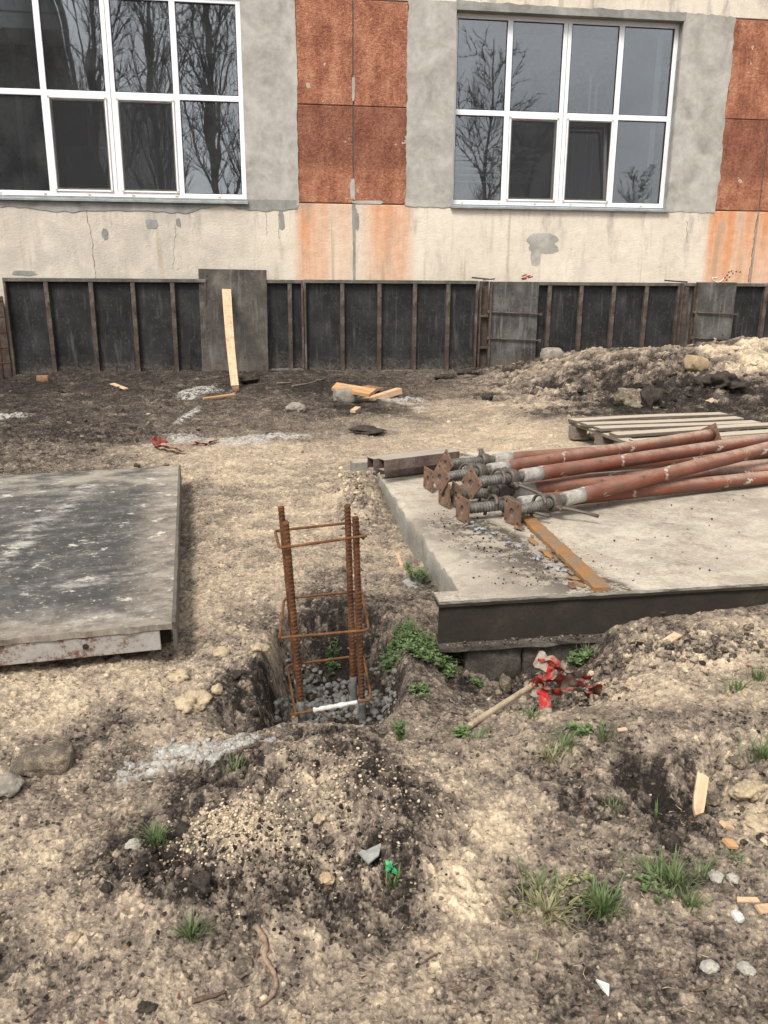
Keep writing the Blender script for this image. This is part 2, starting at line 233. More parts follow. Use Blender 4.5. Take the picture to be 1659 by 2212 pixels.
M = {}
SOIL = [(0.0, (0.015, 0.012, 0.010)), (0.2, (0.040, 0.032, 0.026)), (0.4, (0.128, 0.102, 0.080)), (0.6, (0.245, 0.196, 0.147)), (0.8, (0.395, 0.315, 0.219)), (1.0, (0.580, 0.468, 0.325))]
def mat_soil():
    k = NT('soil', 0.95)
    t = k.attr('tone'); cem = k.attr('cement')
    a = k.noise(34, 4, 0.72); b = k.noise(150, 2, 0.7); c = k.noise(9, 2, 0.65)
    v = k.math('ADD', t, k.math('MULTIPLY', k.math('SUBTRACT', a, 0.5), 0.36))
    v = k.math('ADD', v, k.math('MULTIPLY', k.math('SUBTRACT', b, 0.5), 0.30))
    v = k.math('ADD', v, k.math('MULTIPLY', k.math('SUBTRACT', c, 0.5), 0.10))
    f1 = k.rng(k.noise(88, 2, 0.6, k.map((1, 1.15, 1), (3.1, 0.4, 0))), 0.44, 0.56, -0.045, 0.045); f2 = k.rng(k.noise(230, 1, 0.6), 0.44, 0.56, -0.03, 0.03)
    v = k.math('ADD', v, k.math('ADD', f1, f2))
    clus = k.rng(k.noise(4.5, 2, 0.6, k.map((1, 1, 1), (2.0, 8.0, 0))), 0.38, 0.62)
    wn2 = k.n.new('ShaderNodeTexNoise'); wn2.inputs['Scale'].default_value = 60; wn2.inputs['Detail'].default_value = 1; k.put(wn2.inputs['Vector'], k.co); warp = k.mix(0.006, k.co, wn2.outputs['Color'])
    def chip(scale, thr, rad, soft, off):
        n = k.n.new('ShaderNodeTexVoronoi'); k.put(n.inputs['Vector'], k.map((1, 1.2, 1.1), off, vec=warp)); n.inputs['Scale'].default_value = scale
        r = k.sep(n.outputs['Color'])
        return k.math('MULTIPLY', k.rng(r[0], thr, thr + 0.02), k.rng(k.math('SUBTRACT', n.outputs['Distance'], k.math('MULTIPLY', r[1], rad * 0.6)), rad, rad - soft))
    ch1 = chip(58, 0.80, 0.34, 0.08, (3.3, 0, 0)); ch2 = chip(95, 0.82, 0.40, 0.10, (0, 5.5, 0)); dk1 = chip(70, 0.84, 0.34, 0.08, (9.1, 2, 0)); ch3 = chip(26, 0.90, 0.34, 0.05, (1, 7.7, 0))
    pale = k.math('ADD', k.math('MULTIPLY', ch1, 0.20), k.math('ADD', k.math('MULTIPLY', ch2, 0.17), k.math('MULTIPLY', ch3, 0.15)))
    v = k.math('ADD', v, k.math('MULTIPLY', pale, k.math('MULTIPLY', k.math('ADD', clus, 0.2), k.rng(t, 0.85, 0.45, 0.25, 1.0)))); v = k.math('SUBTRACT', v, k.math('MULTIPLY', k.math('MULTIPLY', dk1, 0.26), k.math('SUBTRACT', 1.25, clus)))
    sp = k.noise(62, 1, 0.6, k.map((1, 1, 1), (7.7, 3.1, 0)))
    v = k.math('SUBTRACT', v, k.rng(sp, 0.64, 0.70, 0, 0.22)); sp2 = k.noise(85, 1, 0.6, k.map((1, 1, 1), (1.7, 9.1, 0)))
    v = k.math('ADD', v, k.rng(sp2, 0.62, 0.70, 0, 0.16), clamp=True)
    col = k.ramp(v, SOIL)
    hue = k.noise(3.2, 2)
    col = k.mix(k.rng(hue, 0.45, 0.7, 0, 0.35), col, k.mix(1.0, col, (0.95, 0.95, 0.99), 'MULTIPLY'))
    ccol = k.ramp(k.noise(70, 5, 0.7), [(0.3, (0.20, 0.19, 0.17)), (0.55, (0.40, 0.385, 0.35)), (0.75, (0.54, 0.525, 0.485))])
    col = k.mix(k.math('MULTIPLY', cem, k.rng(k.noise(22, 5, 0.72), 0.42, 0.54)), col, ccol)
    k.color(col); k.b.inputs['Specular IOR Level'].default_value = 0.15
    h = k.math('ADD', k.math('ADD', k.math('MULTIPLY', a, 0.8), k.math('MULTIPLY', b, 0.45)), k.math('MULTIPLY', ch1, 0.4))
    k.bump(h, 0.75, 0.009); return k.m
M['soil'] = mat_soil()

def mat_beige():
    k = NT('beige_stucco', 0.9); x, y, z = k.sep()
    big = k.noise(1.3, 5, 0.6); mid = k.noise(9, 5, 0.65)
    col = k.ramp(k.math('ADD', k.math('MULTIPLY', big, 0.6), k.math('MULTIPLY', mid, 0.4)), [(0.3, (0.47, 0.41, 0.33)), (0.5, (0.60, 0.53, 0.435)), (0.68, (0.68, 0.615, 0.515))])
    # dirt towards the left end of the facade
    left = k.math('MULTIPLY', k.rng(x, -0.9, -2.6), k.rng(k.noise(2.4, 5, 0.65), 0.35, 0.65, 0.3, 0.95))
    col = k.mix(left, col, (0.41, 0.37, 0.315))
    # old orange paint washed down below the red panels
    st = k.noise(1.0, 4, 0.6, k.map((5.5, 1, 0.35)))
    def band(a, b, soft): return k.math('MULTIPLY', k.rng(x, a - soft, a + soft), k.rng(x, b + soft, b - soft))
    wash = k.math('MAXIMUM', k.math('MULTIPLY', band(-1.12, -0.72, 0.10), 1.0), k.math('MULTIPLY', band(-0.72, -0.36, 0.2), 0.45))
    wash = k.math('MAXIMUM', wash, k.math('MULTIPLY', band(-0.24, 0.34, 0.14), 0.85))
    wash = k.math('MAXIMUM', wash, k.rng(x, 4.46, 4.62))
    wash = k.math('MULTIPLY', wash, k.rng(st, 0.28, 0.62, 0.45, 1.0), clamp=True)
    wash = k.math('MULTIPLY', wash, k.math('MULTIPLY', k.rng(z, 0.4, 2.3, 0.55, 1.1), k.rng(z, 3.2, 3.0)), clamp=True)
    col = k.mix(wash, col, k.ramp(mid, [(0.3, (0.50, 0.20, 0.08)), (0.7, (0.62, 0.30, 0.15))]))
    # thin rusty and grey runs
    run = k.noise(1.0, 3, 0.5, k.map((9.0, 1, 0.5), (3.3, 0, 0)))
    col = k.mix(k.rng(run, 0.58, 0.72, 0, 0.6), col, (0.33, 0.26, 0.17))
    run2 = k.noise(1.0, 5, 0.7, k.map((13.0, 1, 1.6), (9.3, 0, 2)))
    col = k.mix(k.math('MULTIPLY', k.rng(run2, 0.66, 0.72, 0, 0.8), k.rng(z, 1.3, 2.1)), col, (0.20, 0.19, 0.175))
    # chipped spots down to grey render
    chip = k.noise(4.5, 5, 0.6, k.map((1, 1, 1.3), (1.7, 0, 5.1)))
    col = k.mix(k.rng(chip, 0.690, 0.705, 0, 0.8), col, (0.27, 0.26, 0.245))
    gd = k.noise(1.0, 5, 0.7, k.map((4.5, 1, 1.2), (2.2, 0, 7.0))); col = k.mix(k.math('MULTIPLY', k.rng(gd, 0.50, 0.68), k.rng(z, 1.15, 2.15, 0.25, 0.75)), col, (0.30, 0.275, 0.24))
    speck = k.noise(60, 3, 0.6); col = k.mix(k.rng(speck, 0.68, 0.76, 0, 0.5), col, (0.3, 0.26, 0.21))
    k.color(col)
    s1 = k.voro(55, None, 'SMOOTH_F1'); s2 = k.noise(110, 4, 0.7)
    k.bump(k.math('ADD', s1, k.math('MULTIPLY', s2, 0.7)), 0.45, 0.008)
    return k.m
M['beige'] = mat_beige()

def mat_red():
    k = NT('red_paint_stucco', 0.9); x, y, z = k.sep()
    a = k.noise(4.0, 6, 0.72, k.map((1, 1, 0.7))); b = k.noise(26, 7, 0.85); st = k.noise(1.0, 4, 0.6, k.map((7, 1, 1.1)))
    v = k.math('ADD', k.math('MULTIPLY', a, 0.40), k.math('ADD', k.math('MULTIPLY', b, 0.50), k.math('MULTIPLY', st, 0.15)))
    col = k.ramp(v, [(0.38, (0.085, 0.030, 0.020)), (0.47, (0.20, 0.073, 0.043)), (0.54, (0.34, 0.140, 0.080)), (0.64, (0.50, 0.27, 0.17))])
    # lower row is darker paint, with a paler band near its foot
    low = k.math('MULTIPLY', k.rng(z, 3.32, 3.28), k.rng(k.math('ADD', z, k.math('MULTIPLY', a, 0.5)), 2.72, 2.92))
    col = k.mix(k.math('MULTIPLY', low, 0.5), col, k.ramp(b, [(0.4, (0.060, 0.021, 0.016)), (0.6, (0.19, 0.064, 0.042))]))
    fl = k.noise(5, 5, 0.62, k.map((1, 1, 1), (4.2, 0, 8.8)))
    col = k.mix(k.rng(fl, 0.655, 0.67, 0, 0.9), col, (0.42, 0.36, 0.29))
    fl2 = k.noise(45, 3, 0.6, k.map((1, 1, 0.6))); col = k.mix(k.rng(fl2, 0.70, 0.74, 0, 0.6), col, (0.50, 0.36, 0.26))
    k.color(col); k.bump(k.math('ADD', k.voro(60, None, 'SMOOTH_F1'), k.noise(120, 4, 0.7)), 0.75, 0.012); return k.m
M['red'] = mat_red()

def mat_plaster(name, c0, c1, c2):
    k = NT(name, 0.85)
    a = k.noise(2.6, 6, 0.6, None, 0.8); b = k.noise(14, 5, 0.6)
    v = k.math('ADD', k.math('MULTIPLY', a, 0.7), k.math('MULTIPLY', b, 0.3))
    k.color(k.ramp(v, [(0.32, c0), (0.5, c1), (0.66, c2)]))
    k.bump(k.math('ADD', k.noise(5, 5, 0.6), k.math('MULTIPLY', k.noise(90, 3), 0.15)), 0.4, 0.02); return k.m
M['plaster'] = mat_plaster('grey_render', (0.225, 0.21, 0.185), (0.35, 0.33, 0.295), (0.44, 0.425, 0.39))
M['mortar'] = mat_plaster('grey_mortar', (0.15, 0.145, 0.13), (0.24, 0.235, 0.215), (0.32, 0.315, 0.29))

def simple(name, c, rough=0.6, metal=0.0, var=0.25, scale=12, bump=0.0, bs=60, spec=0.3):
    k = NT(name, rough, metal); n = k.noise(scale, 5, 0.65)
    lo = tuple(q * (1 - var) for q in c); hi = tuple(min(1, q * (1 + var)) for q in c)
    k.color(k.ramp(n, [(0.3, lo), (0.7, hi)])); k.b.inputs['Specular IOR Level'].default_value = spec
    if bump: k.bump(k.noise(bs, 5, 0.65), bump, 0.006)
    return k.m
def mat_pvc():
    k = NT('white_pvc', 0.35); n = k.noise(5, 4); s = k.noise(70, 3, 0.6)
    c = k.ramp(n, [(0.3, (0.70, 0.70, 0.71)), (0.7, (0.78, 0.78, 0.80))])
    k.color(k.mix(k.rng(s, 0.58, 0.72, 0, 0.5), c, (0.42, 0.38, 0.32))); return k.m
M['pvc'] = mat_pvc()
M['gasket'] = simple('black_gasket', (0.02, 0.02, 0.02), 0.6)
M['sill'] = simple('grey_sill_metal', (0.33, 0.36, 0.37), 0.4, 0.6, 0.3, 8)
M['dark_in'] = simple('interior_wall', (0.50, 0.50, 0.49), 0.9)
M['pale_in'] = simple('interior_pale', (0.72, 0.73, 0.74), 0.7, 0, 0.08)
M['rubber'] = simple('yellowed_plastic', (0.5, 0.43, 0.28), 0.6)
def mat_glass():
    k = NT('window_glass'); n = k.n; l = k.l; n.remove(k.b); out = n['Material Output']
    fr = n.new('ShaderNodeFresnel'); fr.inputs[0].default_value = 2.0
    tr = n.new('ShaderNodeBsdfTransparent'); tr.inputs[0].default_value = (0.80, 0.84, 0.85, 1)
    gl = n.new('ShaderNodeBsdfGlossy'); gl.inputs['Roughness'].default_value = 0.010; gl.inputs[0].default_value = (0.93, 0.95, 1.0, 1)
    wob = k.noise(0.9, 2, 0.4); bm = n.new('ShaderNodeBump'); bm.inputs['Strength'].default_value = 0.2; bm.inputs['Distance'].default_value = 0.02
    l.new(wob, bm.inputs['Height']); l.new(bm.outputs[0], gl.inputs['Normal'])
    mx = n.new('ShaderNodeMixShader'); l.new(fr.outputs[0], mx.inputs[0]); l.new(tr.outputs[0], mx.inputs[1]); l.new(gl.outputs[0], mx.inputs[2])
    df = n.new('ShaderNodeBsdfDiffuse'); df.inputs[0].default_value = (0.50, 0.50, 0.49, 1); md = n.new('ShaderNodeMixShader')
    k.put(md.inputs[0], k.rng(k.noise(2.3, 6, 0.7), 0.3, 0.7, 0.02, 0.06)); l.new(mx.outputs[0], md.inputs[1]); l.new(df.outputs[0], md.inputs[2])
    l.new(md.outputs[0], out.inputs[0]); return k.m
M['glass'] = mat_glass()
def mat_net():
    k = NT('insect_screen'); n = k.n; l = k.l; n.remove(k.b); out = n['Material Output']
    tr = n.new('ShaderNodeBsdfTransparent'); df = n.new('ShaderNodeBsdfDiffuse'); df.inputs[0].default_value = (0.040, 0.040, 0.041, 1)
    mx = n.new('ShaderNodeMixShader'); mx.inputs[0].default_value = 0.42
    l.new(tr.outputs[0], mx.inputs[1]); l.new(df.outputs[0], mx.inputs[2]); l.new(mx.outputs[0], out.inputs[0]); return k.m
M['net'] = mat_net()

def mat_film(name, base, streak, amt, thr=0.56):
    k = NT(name, 0.55); r = k.rand()
    off = k.n.new('ShaderNodeCombineXYZ'); k.put(off.inputs[0], k.math('MULTIPLY', r, 37.0)); k.put(off.inputs[2], k.math('MULTIPLY', r, 11.0))
    va = k.n.new('ShaderNodeVectorMath'); va.operation = 'ADD'; k.put(va.inputs[0], k.co); k.put(va.inputs[1], off.outputs[0]); vec = va.outputs[0]
    v = k.noise(1.0, 5, 0.65, k.map((16, 3, 1.6), vec=vec)); h = k.noise(1.0, 5, 0.7, k.map((1.4, 3, 9), vec=vec)); bl = k.noise(2.2, 6, 0.7, vec); f = k.noise(30, 5, 0.75, vec)
    col = k.ramp(bl, [(0.36, tuple(q * 0.45 for q in base)), (0.52, base), (0.66, tuple(q * 2.0 for q in base))])
    col = k.mix(k.math('MULTIPLY', k.rng(v, thr, thr + 0.2), amt), col, streak)
    col = k.mix(k.math('MULTIPLY', k.rng(h, thr + 0.14, thr + 0.26), amt * 0.8), col, streak)
    col = k.mix(k.rng(f, 0.54, 0.70, 0, 0.5), col, streak)
    sc = k.voro(3.5, k.map((1, 1, 0.6), vec=vec)); col = k.mix(k.rng(sc, 0.035, 0.02, 0, 0.6), col, (0.012, 0.011, 0.01))
    zz = k.sep()[2]; mud = k.math('MULTIPLY', k.rng(k.math('ADD', zz, k.math('MULTIPLY', k.math('SUBTRACT', h, 0.5), 0.5)), 0.26, 0.0), k.rng(f, 0.38, 0.6))
    col = k.mix(k.math('MULTIPLY', mud, 0.8), col, (0.115, 0.095, 0.075))
    ln = k.noise(1.0, 2, 0.4, k.map((42, 3, 0.5), vec=vec)); col = k.mix(k.math('MULTIPLY', k.rng(ln, 0.72, 0.76), k.rng(bl, 0.5, 0.6, 0, amt)), col, tuple(min(1, q * 1.8) for q in streak))
    k.color(col); k.rough(k.rng(bl, 0.3, 0.7, 0.45, 0.75)); k.bump(f, 0.25, 0.004); return k.m
M['film'] = mat_film('dark_film_plywood', (0.016, 0.0155, 0.016), (0.085, 0.082, 0.077), 0.6, 0.52)
M['ply'] = mat_film('grey_worn_plywood', (0.068, 0.060, 0.051), (0.17, 0.152, 0.128), 0.7, 0.50)
M['ply2'] = mat_film('streaked_grey_plywood', (0.072, 0.068, 0.062), (0.18, 0.168, 0.15), 0.7, 0.50)
def mat_deck():
    k = NT('worn_deck_plywood', 0.6)
    g = k.noise(1.0, 7, 0.78, k.map((10, 14, 1))); g2 = k.noise(1.0, 5, 0.7, k.map((3, 4.5, 1))); bl = k.noise(1.7, 5, 0.65); fl = k.noise(8, 6, 0.70, k.map((1.0, 1.15, 1), rot=(0, 0, 0.4))); sm = k.noise(40, 4, 0.7)
    x, y, z = k.sep()
    v = k.math('ADD', k.math('MULTIPLY', g, 0.55), k.math('ADD', k.math('MULTIPLY', bl, 0.3), k.math('MULTIPLY', g2, 0.25)))
    col = k.ramp(v, [(0.42, (0.026, 0.026, 0.026)), (0.56, (0.062, 0.060, 0.056)), (0.66, (0.13, 0.124, 0.114)), (0.80, (0.27, 0.255, 0.23))])
    # worn bare veneer along the right edge and the near edge
    edge = k.math('MAXIMUM', k.rng(k.math('ADD', x, k.math('MULTIPLY', bl, 0.22)), -0.16, 0.06), k.rng(k.math('SUBTRACT', y, k.math('MULTIPLY', bl, 0.3)), 0.10, -0.12))
    col = k.mix(k.math('MULTIPLY', edge, k.rng(g, 0.35, 0.6, 0.35, 1)), col, (0.24, 0.205, 0.165))
    # splashes of dried clay and lime
    d = k.math('ABSOLUTE', k.math('ADD', k.math('ADD', x, 0.62), k.math('ADD', k.math('MULTIPLY', k.math('SUBTRACT', y, 1.2), -0.16), k.math('MULTIPLY', k.math('SUBTRACT', bl, 0.5), 0.2))))
    col = k.mix(k.math('MULTIPLY', k.rng(d, 0.09, 0.0, 0, 0.8), k.rng(k.math('ADD', k.math('MULTIPLY', g, 0.6), k.math('MULTIPLY', fl, 0.4)), 0.46, 0.60)), col, (0.42, 0.40, 0.36))
    far = k.math('MULTIPLY', k.rng(y, 1.55, 2.2), k.rng(g2, 0.4, 0.62)); col = k.mix(k.math('MULTIPLY', far, 0.7), col, (0.34, 0.30, 0.235))
    col = k.mix(k.rng(fl, 0.585, 0.66, 0, 0.9), col, (0.50, 0.465, 0.38))
    col = k.mix(k.rng(sm, 0.58, 0.68, 0, 0.65), col, (0.40, 0.365, 0.30)); sm2 = k.noise(3.2, 6, 0.75, k.map((1, 1.6, 1), (5.5, 1.2, 0))); col = k.mix(k.math('MULTIPLY', k.rng(sm2, 0.50, 0.68), k.rng(g, 0.40, 0.62, 0.1, 0.75)), col, (0.38, 0.36, 0.32))
    k.color(col); k.bump(k.math('ADD', g, fl), 0.4, 0.006); return k.m
M['deck'] = mat_deck()
def mat_rust(name, stops, rough=0.8, scale=14, bump=0.5, metal=0.1, fine=90):
    k = NT(name, rough, metal); a = k.noise(scale, 6, 0.7); b = k.noise(fine, 4, 0.7)
    v = k.math('ADD', k.math('MULTIPLY', a, 0.65), k.math('MULTIPLY', b, 0.35)); k.color(k.ramp(v, stops))
    k.bump(k.math('ADD', a, b), bump, 0.004); return k.m
M['rib'] = mat_rust('rusty_frame_steel', [(0.3, (0.026, 0.019, 0.015)), (0.5, (0.070, 0.050, 0.039)), (0.60, (0.13, 0.108, 0.088)), (0.72, (0.25, 0.23, 0.20))], 0.75, 5)
M['rail'] = mat_rust('grey_frame_steel', [(0.3, (0.04, 0.036, 0.030)), (0.5, (0.10, 0.092, 0.078)), (0.7, (0.22, 0.205, 0.18))], 0.7, 6)
M['rust_bar'] = mat_rust('orange_rust', [(0.3, (0.040, 0.017, 0.010)), (0.47, (0.088, 0.037, 0.018)), (0.6, (0.155, 0.066, 0.027)), (0.75, (0.25, 0.12, 0.052))], 0.85, 22, 0.5)
M['stirrup'] = mat_rust('bright_rust', [(0.3, (0.055, 0.024, 0.012)), (0.5, (0.13, 0.056, 0.021)), (0.68, (0.24, 0.115, 0.045))], 0.85, 30, 0.5)
M['flat_rust'] = mat_rust('flaking_rust', [(0.3, (0.10, 0.072, 0.055)), (0.43, (0.19, 0.145, 0.105)), (0.5, (0.23, 0.125, 0.055)), (0.60, (0.29, 0.135, 0.045)), (0.70, (0.26, 0.19, 0.12)), (0.85, (0.16, 0.12, 0.10))], 0.9, 16, 1.0, 0.0)
M['web'] = mat_rust('dark_beam_steel', [(0.3, (0.016, 0.013, 0.010)), (0.55, (0.032, 0.026, 0.020)), (0.75, (0.065, 0.052, 0.041))], 0.85, 7, 0.4)
M['plate'] = mat_rust('rusted_plate', [(0.3, (0.085, 0.052, 0.036)), (0.5, (0.165, 0.098, 0.066)), (0.7, (0.27, 0.19, 0.135))], 0.8, 18, 0.5)
M['tube_in'] = mat_rust('dark_square_tube', [(0.3, (0.045, 0.028, 0.023)), (0.5, (0.105, 0.073, 0.060)), (0.68, (0.20, 0.165, 0.14)), (0.8, (0.42, 0.37, 0.30))], 0.75, 9, 0.4)
def dusty(m, amt=0.75, c=(0.46, 0.41, 0.33)):
    t = m.node_tree; b = t.nodes['Principled BSDF']; old = b.inputs['Base Color'].links[0].from_socket
    g = t.nodes.new('ShaderNodeNewGeometry'); s = t.nodes.new('ShaderNodeSeparateXYZ'); t.links.new(g.outputs['True Normal'], s.inputs[0])
    r = t.nodes.new('ShaderNodeMapRange'); t.links.new(s.outputs[2], r.inputs[0]); r.inputs[1].default_value = 0.6; r.inputs[2].default_value = 0.95; r.inputs[4].default_value = amt
    x = t.nodes.new('ShaderNodeMix'); x.data_type = 'RGBA'; t.links.new(r.outputs[0], x.inputs[0]); t.links.new(old, x.inputs[6]); x.inputs[7].default_value = (*c, 1); t.links.new(x.outputs[2], b.inputs['Base Color'])
dusty(M['tube_in'], 0.6); dusty(M['web'], 0.30, (0.17, 0.14, 0.11))
M['thread'] = mat_rust('worn_steel', [(0.3, (0.055, 0.049, 0.041)), (0.5, (0.125, 0.116, 0.103)), (0.75, (0.27, 0.26, 0.24))], 0.5, 25, 0.2, 0.3)
M['zinc'] = mat_rust('cement_smeared_sleeve', [(0.3, (0.16, 0.135, 0.11)), (0.5, (0.34, 0.32, 0.285)), (0.7, (0.50, 0.485, 0.45))], 0.8, 16, 0.4)
M['handle'] = mat_rust('dark_handle_steel', [(0.3, (0.055, 0.042, 0.034)), (0.55, (0.13, 0.108, 0.09)), (0.75, (0.23, 0.205, 0.18))], 0.6, 20, 0.3, 0.4)
M['frame_white'] = mat_rust('worn_white_frame', [(0.36, (0.065, 0.031, 0.021)), (0.45, (0.15, 0.090, 0.066)), (0.50, (0.29, 0.265, 0.24)), (0.72, (0.43, 0.41, 0.385))], 0.7, 6, 0.4)
def mat_prop():
    k = NT('orange_red_paint', 0.6); r = k.rand()
    a = k.noise(5, 5, 0.65); b = k.noise(26, 5, 0.7); d = k.noise(1.0, 5, 0.7, k.map((4, 30, 30)))
    x, y, z = k.sep(); g = k.n.new('ShaderNodeNewGeometry'); nz = k.sep(g.outputs['Normal'])[2]
    col = k.ramp(a, [(0.3, (0.12, 0.036, 0.021)), (0.52, (0.180, 0.058, 0.034)), (0.72, (0.235, 0.092, 0.060))])
    col = k.mix(k.rng(d, 0.46, 0.62, 0, 0.75), col, (0.095, 0.062, 0.048))
    # dust settled on the upper side, more towards the far end
    dust = k.math('MULTIPLY', k.rng(nz, 0.2, 0.95), k.rng(k.math('ADD', x, k.math('MULTIPLY', a, 1.2)), 0.8, 2.6, 0.12, 0.9))
    col = k.mix(k.math('MULTIPLY', dust, k.rng(b, 0.3, 0.6, 0.3, 0.9)), col, (0.38, 0.285, 0.215))
    col = k.mix(k.rng(k.noise(6.5, 5, 0.6, k.map((1.0, 1.6, 1.6), (3.1, 0, 0))), 0.60, 0.64, 0, 0.85), col, (0.42, 0.37, 0.31))
    ch = k.noise(17, 6, 0.75, k.map((0.6, 1.4, 1.4), (8.1, 0, 0))); col = k.mix(k.rng(ch, 0.60, 0.64, 0, 0.8), col, (0.075, 0.042, 0.030))
    k.color(col); k.bump(b, 0.35, 0.004); return k.m
M['prop'] = mat_prop()
def mat_wood(name, c0, c1, c2, axis=0, dirt=0.0):
    k = NT(name, 0.75); r = k.rand(); sc = [38, 38, 38]; sc[axis] = 2.2
    off = k.n.new('ShaderNodeCombineXYZ'); k.put(off.inputs[0], k.math('MULTIPLY', r, 23.0)); k.put(off.inputs[1], k.math('MULTIPLY', r, 7.0))
    va = k.n.new('ShaderNodeVectorMath'); va.operation = 'ADD'; k.put(va.inputs[0], k.co); k.put(va.inputs[1], off.outputs[0])
    g = k.noise(1.0, 5, 0.65, k.map(tuple(sc), vec=va.outputs[0]), 0.6); bl = k.noise(4, 5, 0.65, va.outputs[0])
    col = k.ramp(k.math('ADD', k.math('MULTIPLY', g, 0.7), k.math('MULTIPLY', bl, 0.3)), [(0.32, c0), (0.5, c1), (0.68, c2)])
    if dirt: col = k.mix(k.rng(bl, 0.5, 0.7, 0, dirt), col, tuple(q * 0.4 for q in c0))
    ds = k.noise(21, 5, 0.7, va.outputs[0]); col = k.mix(k.rng(ds, 0.50, 0.66, 0, 0.6), col, (0.20, 0.15, 0.105))
    kn = k.voro(2.6, k.map((1, 1, 1), vec=va.outputs[0])); col = k.mix(k.rng(kn, 0.05, 0.02, 0, 0.7), col, tuple(q * 0.4 for q in c0))
    k.color(col); k.bump(g, 0.3, 0.003); return k.m
M['wood'] = mat_wood('fresh_pine', (0.40, 0.245, 0.145), (0.52, 0.345, 0.215), (0.60, 0.44, 0.30))
M['wood_o'] = mat_wood('orange_pine', (0.30, 0.15, 0.06), (0.44, 0.25, 0.115), (0.55, 0.36, 0.20))
M['wood_grey'] = mat_wood('weathered_pallet_wood', (0.075, 0.060, 0.046), (0.13, 0.105, 0.082), (0.20, 0.165, 0.13), 0, 0.3)
dusty(M['wood_grey'], 0.72, (0.50, 0.43, 0.335))
M['wood_dark'] = mat_wood('dark_pallet_wood', (0.09, 0.072, 0.056), (0.17, 0.14, 0.11), (0.27, 0.225, 0.18), 0, 0.3)
M['bark'] = simple('twig_bark', (0.11, 0.075, 0.052), 0.9, 0, 0.5, 60, 0.6, 120)
M['root'] = simple('pale_root', (0.24, 0.165, 0.115), 0.9, 0, 0.5, 50, 0.6, 120)
M['tree'] = simple('tree_bark', (0.13, 0.122, 0.115), 0.95, 0, 0.4, 3)
def mat_slab():
    k = NT('dusty_concrete', 0.9); x, y, z = k.sep()
    a = k.noise(2.2, 6, 0.65); b = k.noise(11, 6, 0.72); f = k.noise(75, 5, 0.75); s = k.noise(1.0, 5, 0.7, k.map((5, 12, 5), rot=(0, 0, 0.5)))
    v = k.math('ADD', k.math('MULTIPLY', a, 0.28), k.math('ADD', k.math('MULTIPLY', b, 0.36), k.math('MULTIPLY', f, 0.36)))
    top = k.ramp(v, [(0.37, (0.15, 0.122, 0.092)), (0.46, (0.33, 0.285, 0.225)), (0.55, (0.47, 0.415, 0.335)), (0.68, (0.585, 0.53, 0.44))])
    top = k.mix(k.rng(s, 0.48, 0.66, 0, 0.65), top, (0.30, 0.262, 0.22)); mud = k.noise(1.5, 6, 0.72, k.map((1, 1.4, 1), (4.4, 2.2, 0))); top = k.mix(k.rng(mud, 0.52, 0.64, 0, 0.5), top, (0.27, 0.225, 0.17))
    # trodden dark dirt left of the rusty strip
    dx = k.math('SUBTRACT', x, k.math('ADD', 0.66, k.math('MULTIPLY', k.math('SUBTRACT', y, 0.15), -0.28)))
    dirt = k.math('MULTIPLY', k.rng(dx, -0.62, -0.10), k.rng(dx, 0.07, 0.0)); dirt = k.math('MULTIPLY', dirt, k.rng(y, 1.25, 0.9))
    dirt = k.math('MULTIPLY', dirt, k.rng(k.math('ADD', k.math('MULTIPLY', b, 0.6), k.math('MULTIPLY', f, 0.4)), 0.44, 0.53))
    top = k.mix(dirt, top, (0.075, 0.060, 0.046))
    mo = k.math('MULTIPLY', k.rng(b, 0.60, 0.68), k.rng(f, 0.48, 0.6)); top = k.mix(k.math('MULTIPLY', mo, 0.75), top, (0.12, 0.10, 0.06))
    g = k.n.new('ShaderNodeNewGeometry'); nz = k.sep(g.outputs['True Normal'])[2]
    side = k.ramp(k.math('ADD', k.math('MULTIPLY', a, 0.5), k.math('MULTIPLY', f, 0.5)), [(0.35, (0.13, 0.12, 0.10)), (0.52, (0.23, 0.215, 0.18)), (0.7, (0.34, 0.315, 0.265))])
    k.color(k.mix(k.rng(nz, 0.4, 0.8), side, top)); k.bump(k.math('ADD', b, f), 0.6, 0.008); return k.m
M['slab'] = mat_slab()
def mat_tape(name, red, white, scale):
    k = NT(name, 0.75); u = k.attr('u'); n = k.noise(30, 5, 0.7); w = k.noise(9, 4, 0.6)
    st = k.math('GREATER_THAN', k.math('FRACT', k.math('MULTIPLY', u, scale)), 0.70)
    col = k.mix(st, k.ramp(w, [(0.3, tuple(q * 0.6 for q in red)), (0.6, red)]), white)
    k.color(k.mix(k.rng(n, 0.44, 0.60, 0, 0.85), col, (0.22, 0.175, 0.125))); k.bump(w, 0.5, 0.006); return k.m
M['tape'] = mat_tape('red_white_tape', (0.40, 0.016, 0.018), (0.27, 0.235, 0.19), 7.0)
M['tape_red'] = mat_tape('red_tape', (0.34, 0.022, 0.022), (0.34, 0.022, 0.022), 1.0)
def mat_stone(name, c0, c1, c2, sc=9):
    k = NT(name, 0.95); a = k.noise(sc, 6, 0.7); b = k.noise(sc * 9, 4, 0.7)
    k.color(k.ramp(k.math('ADD', k.math('MULTIPLY', a, 0.6), k.math('MULTIPLY', b, 0.4)), [(0.34, c0), (0.5, c1), (0.66, c2)]))
    k.bump(k.math('ADD', a, k.math('MULTIPLY', b, 0.5)), 0.8, 0.01); return k.m
M['block'] = mat_stone('dark_concrete_block', (0.028, 0.024, 0.020), (0.066, 0.057, 0.047), (0.15, 0.135, 0.11), 16)  # plain dark concrete for the blocks, ledge and infill under the slab
M['stone_grey'] = mat_stone('grey_stone', (0.12, 0.105, 0.085), (0.24, 0.215, 0.175), (0.37, 0.33, 0.27))
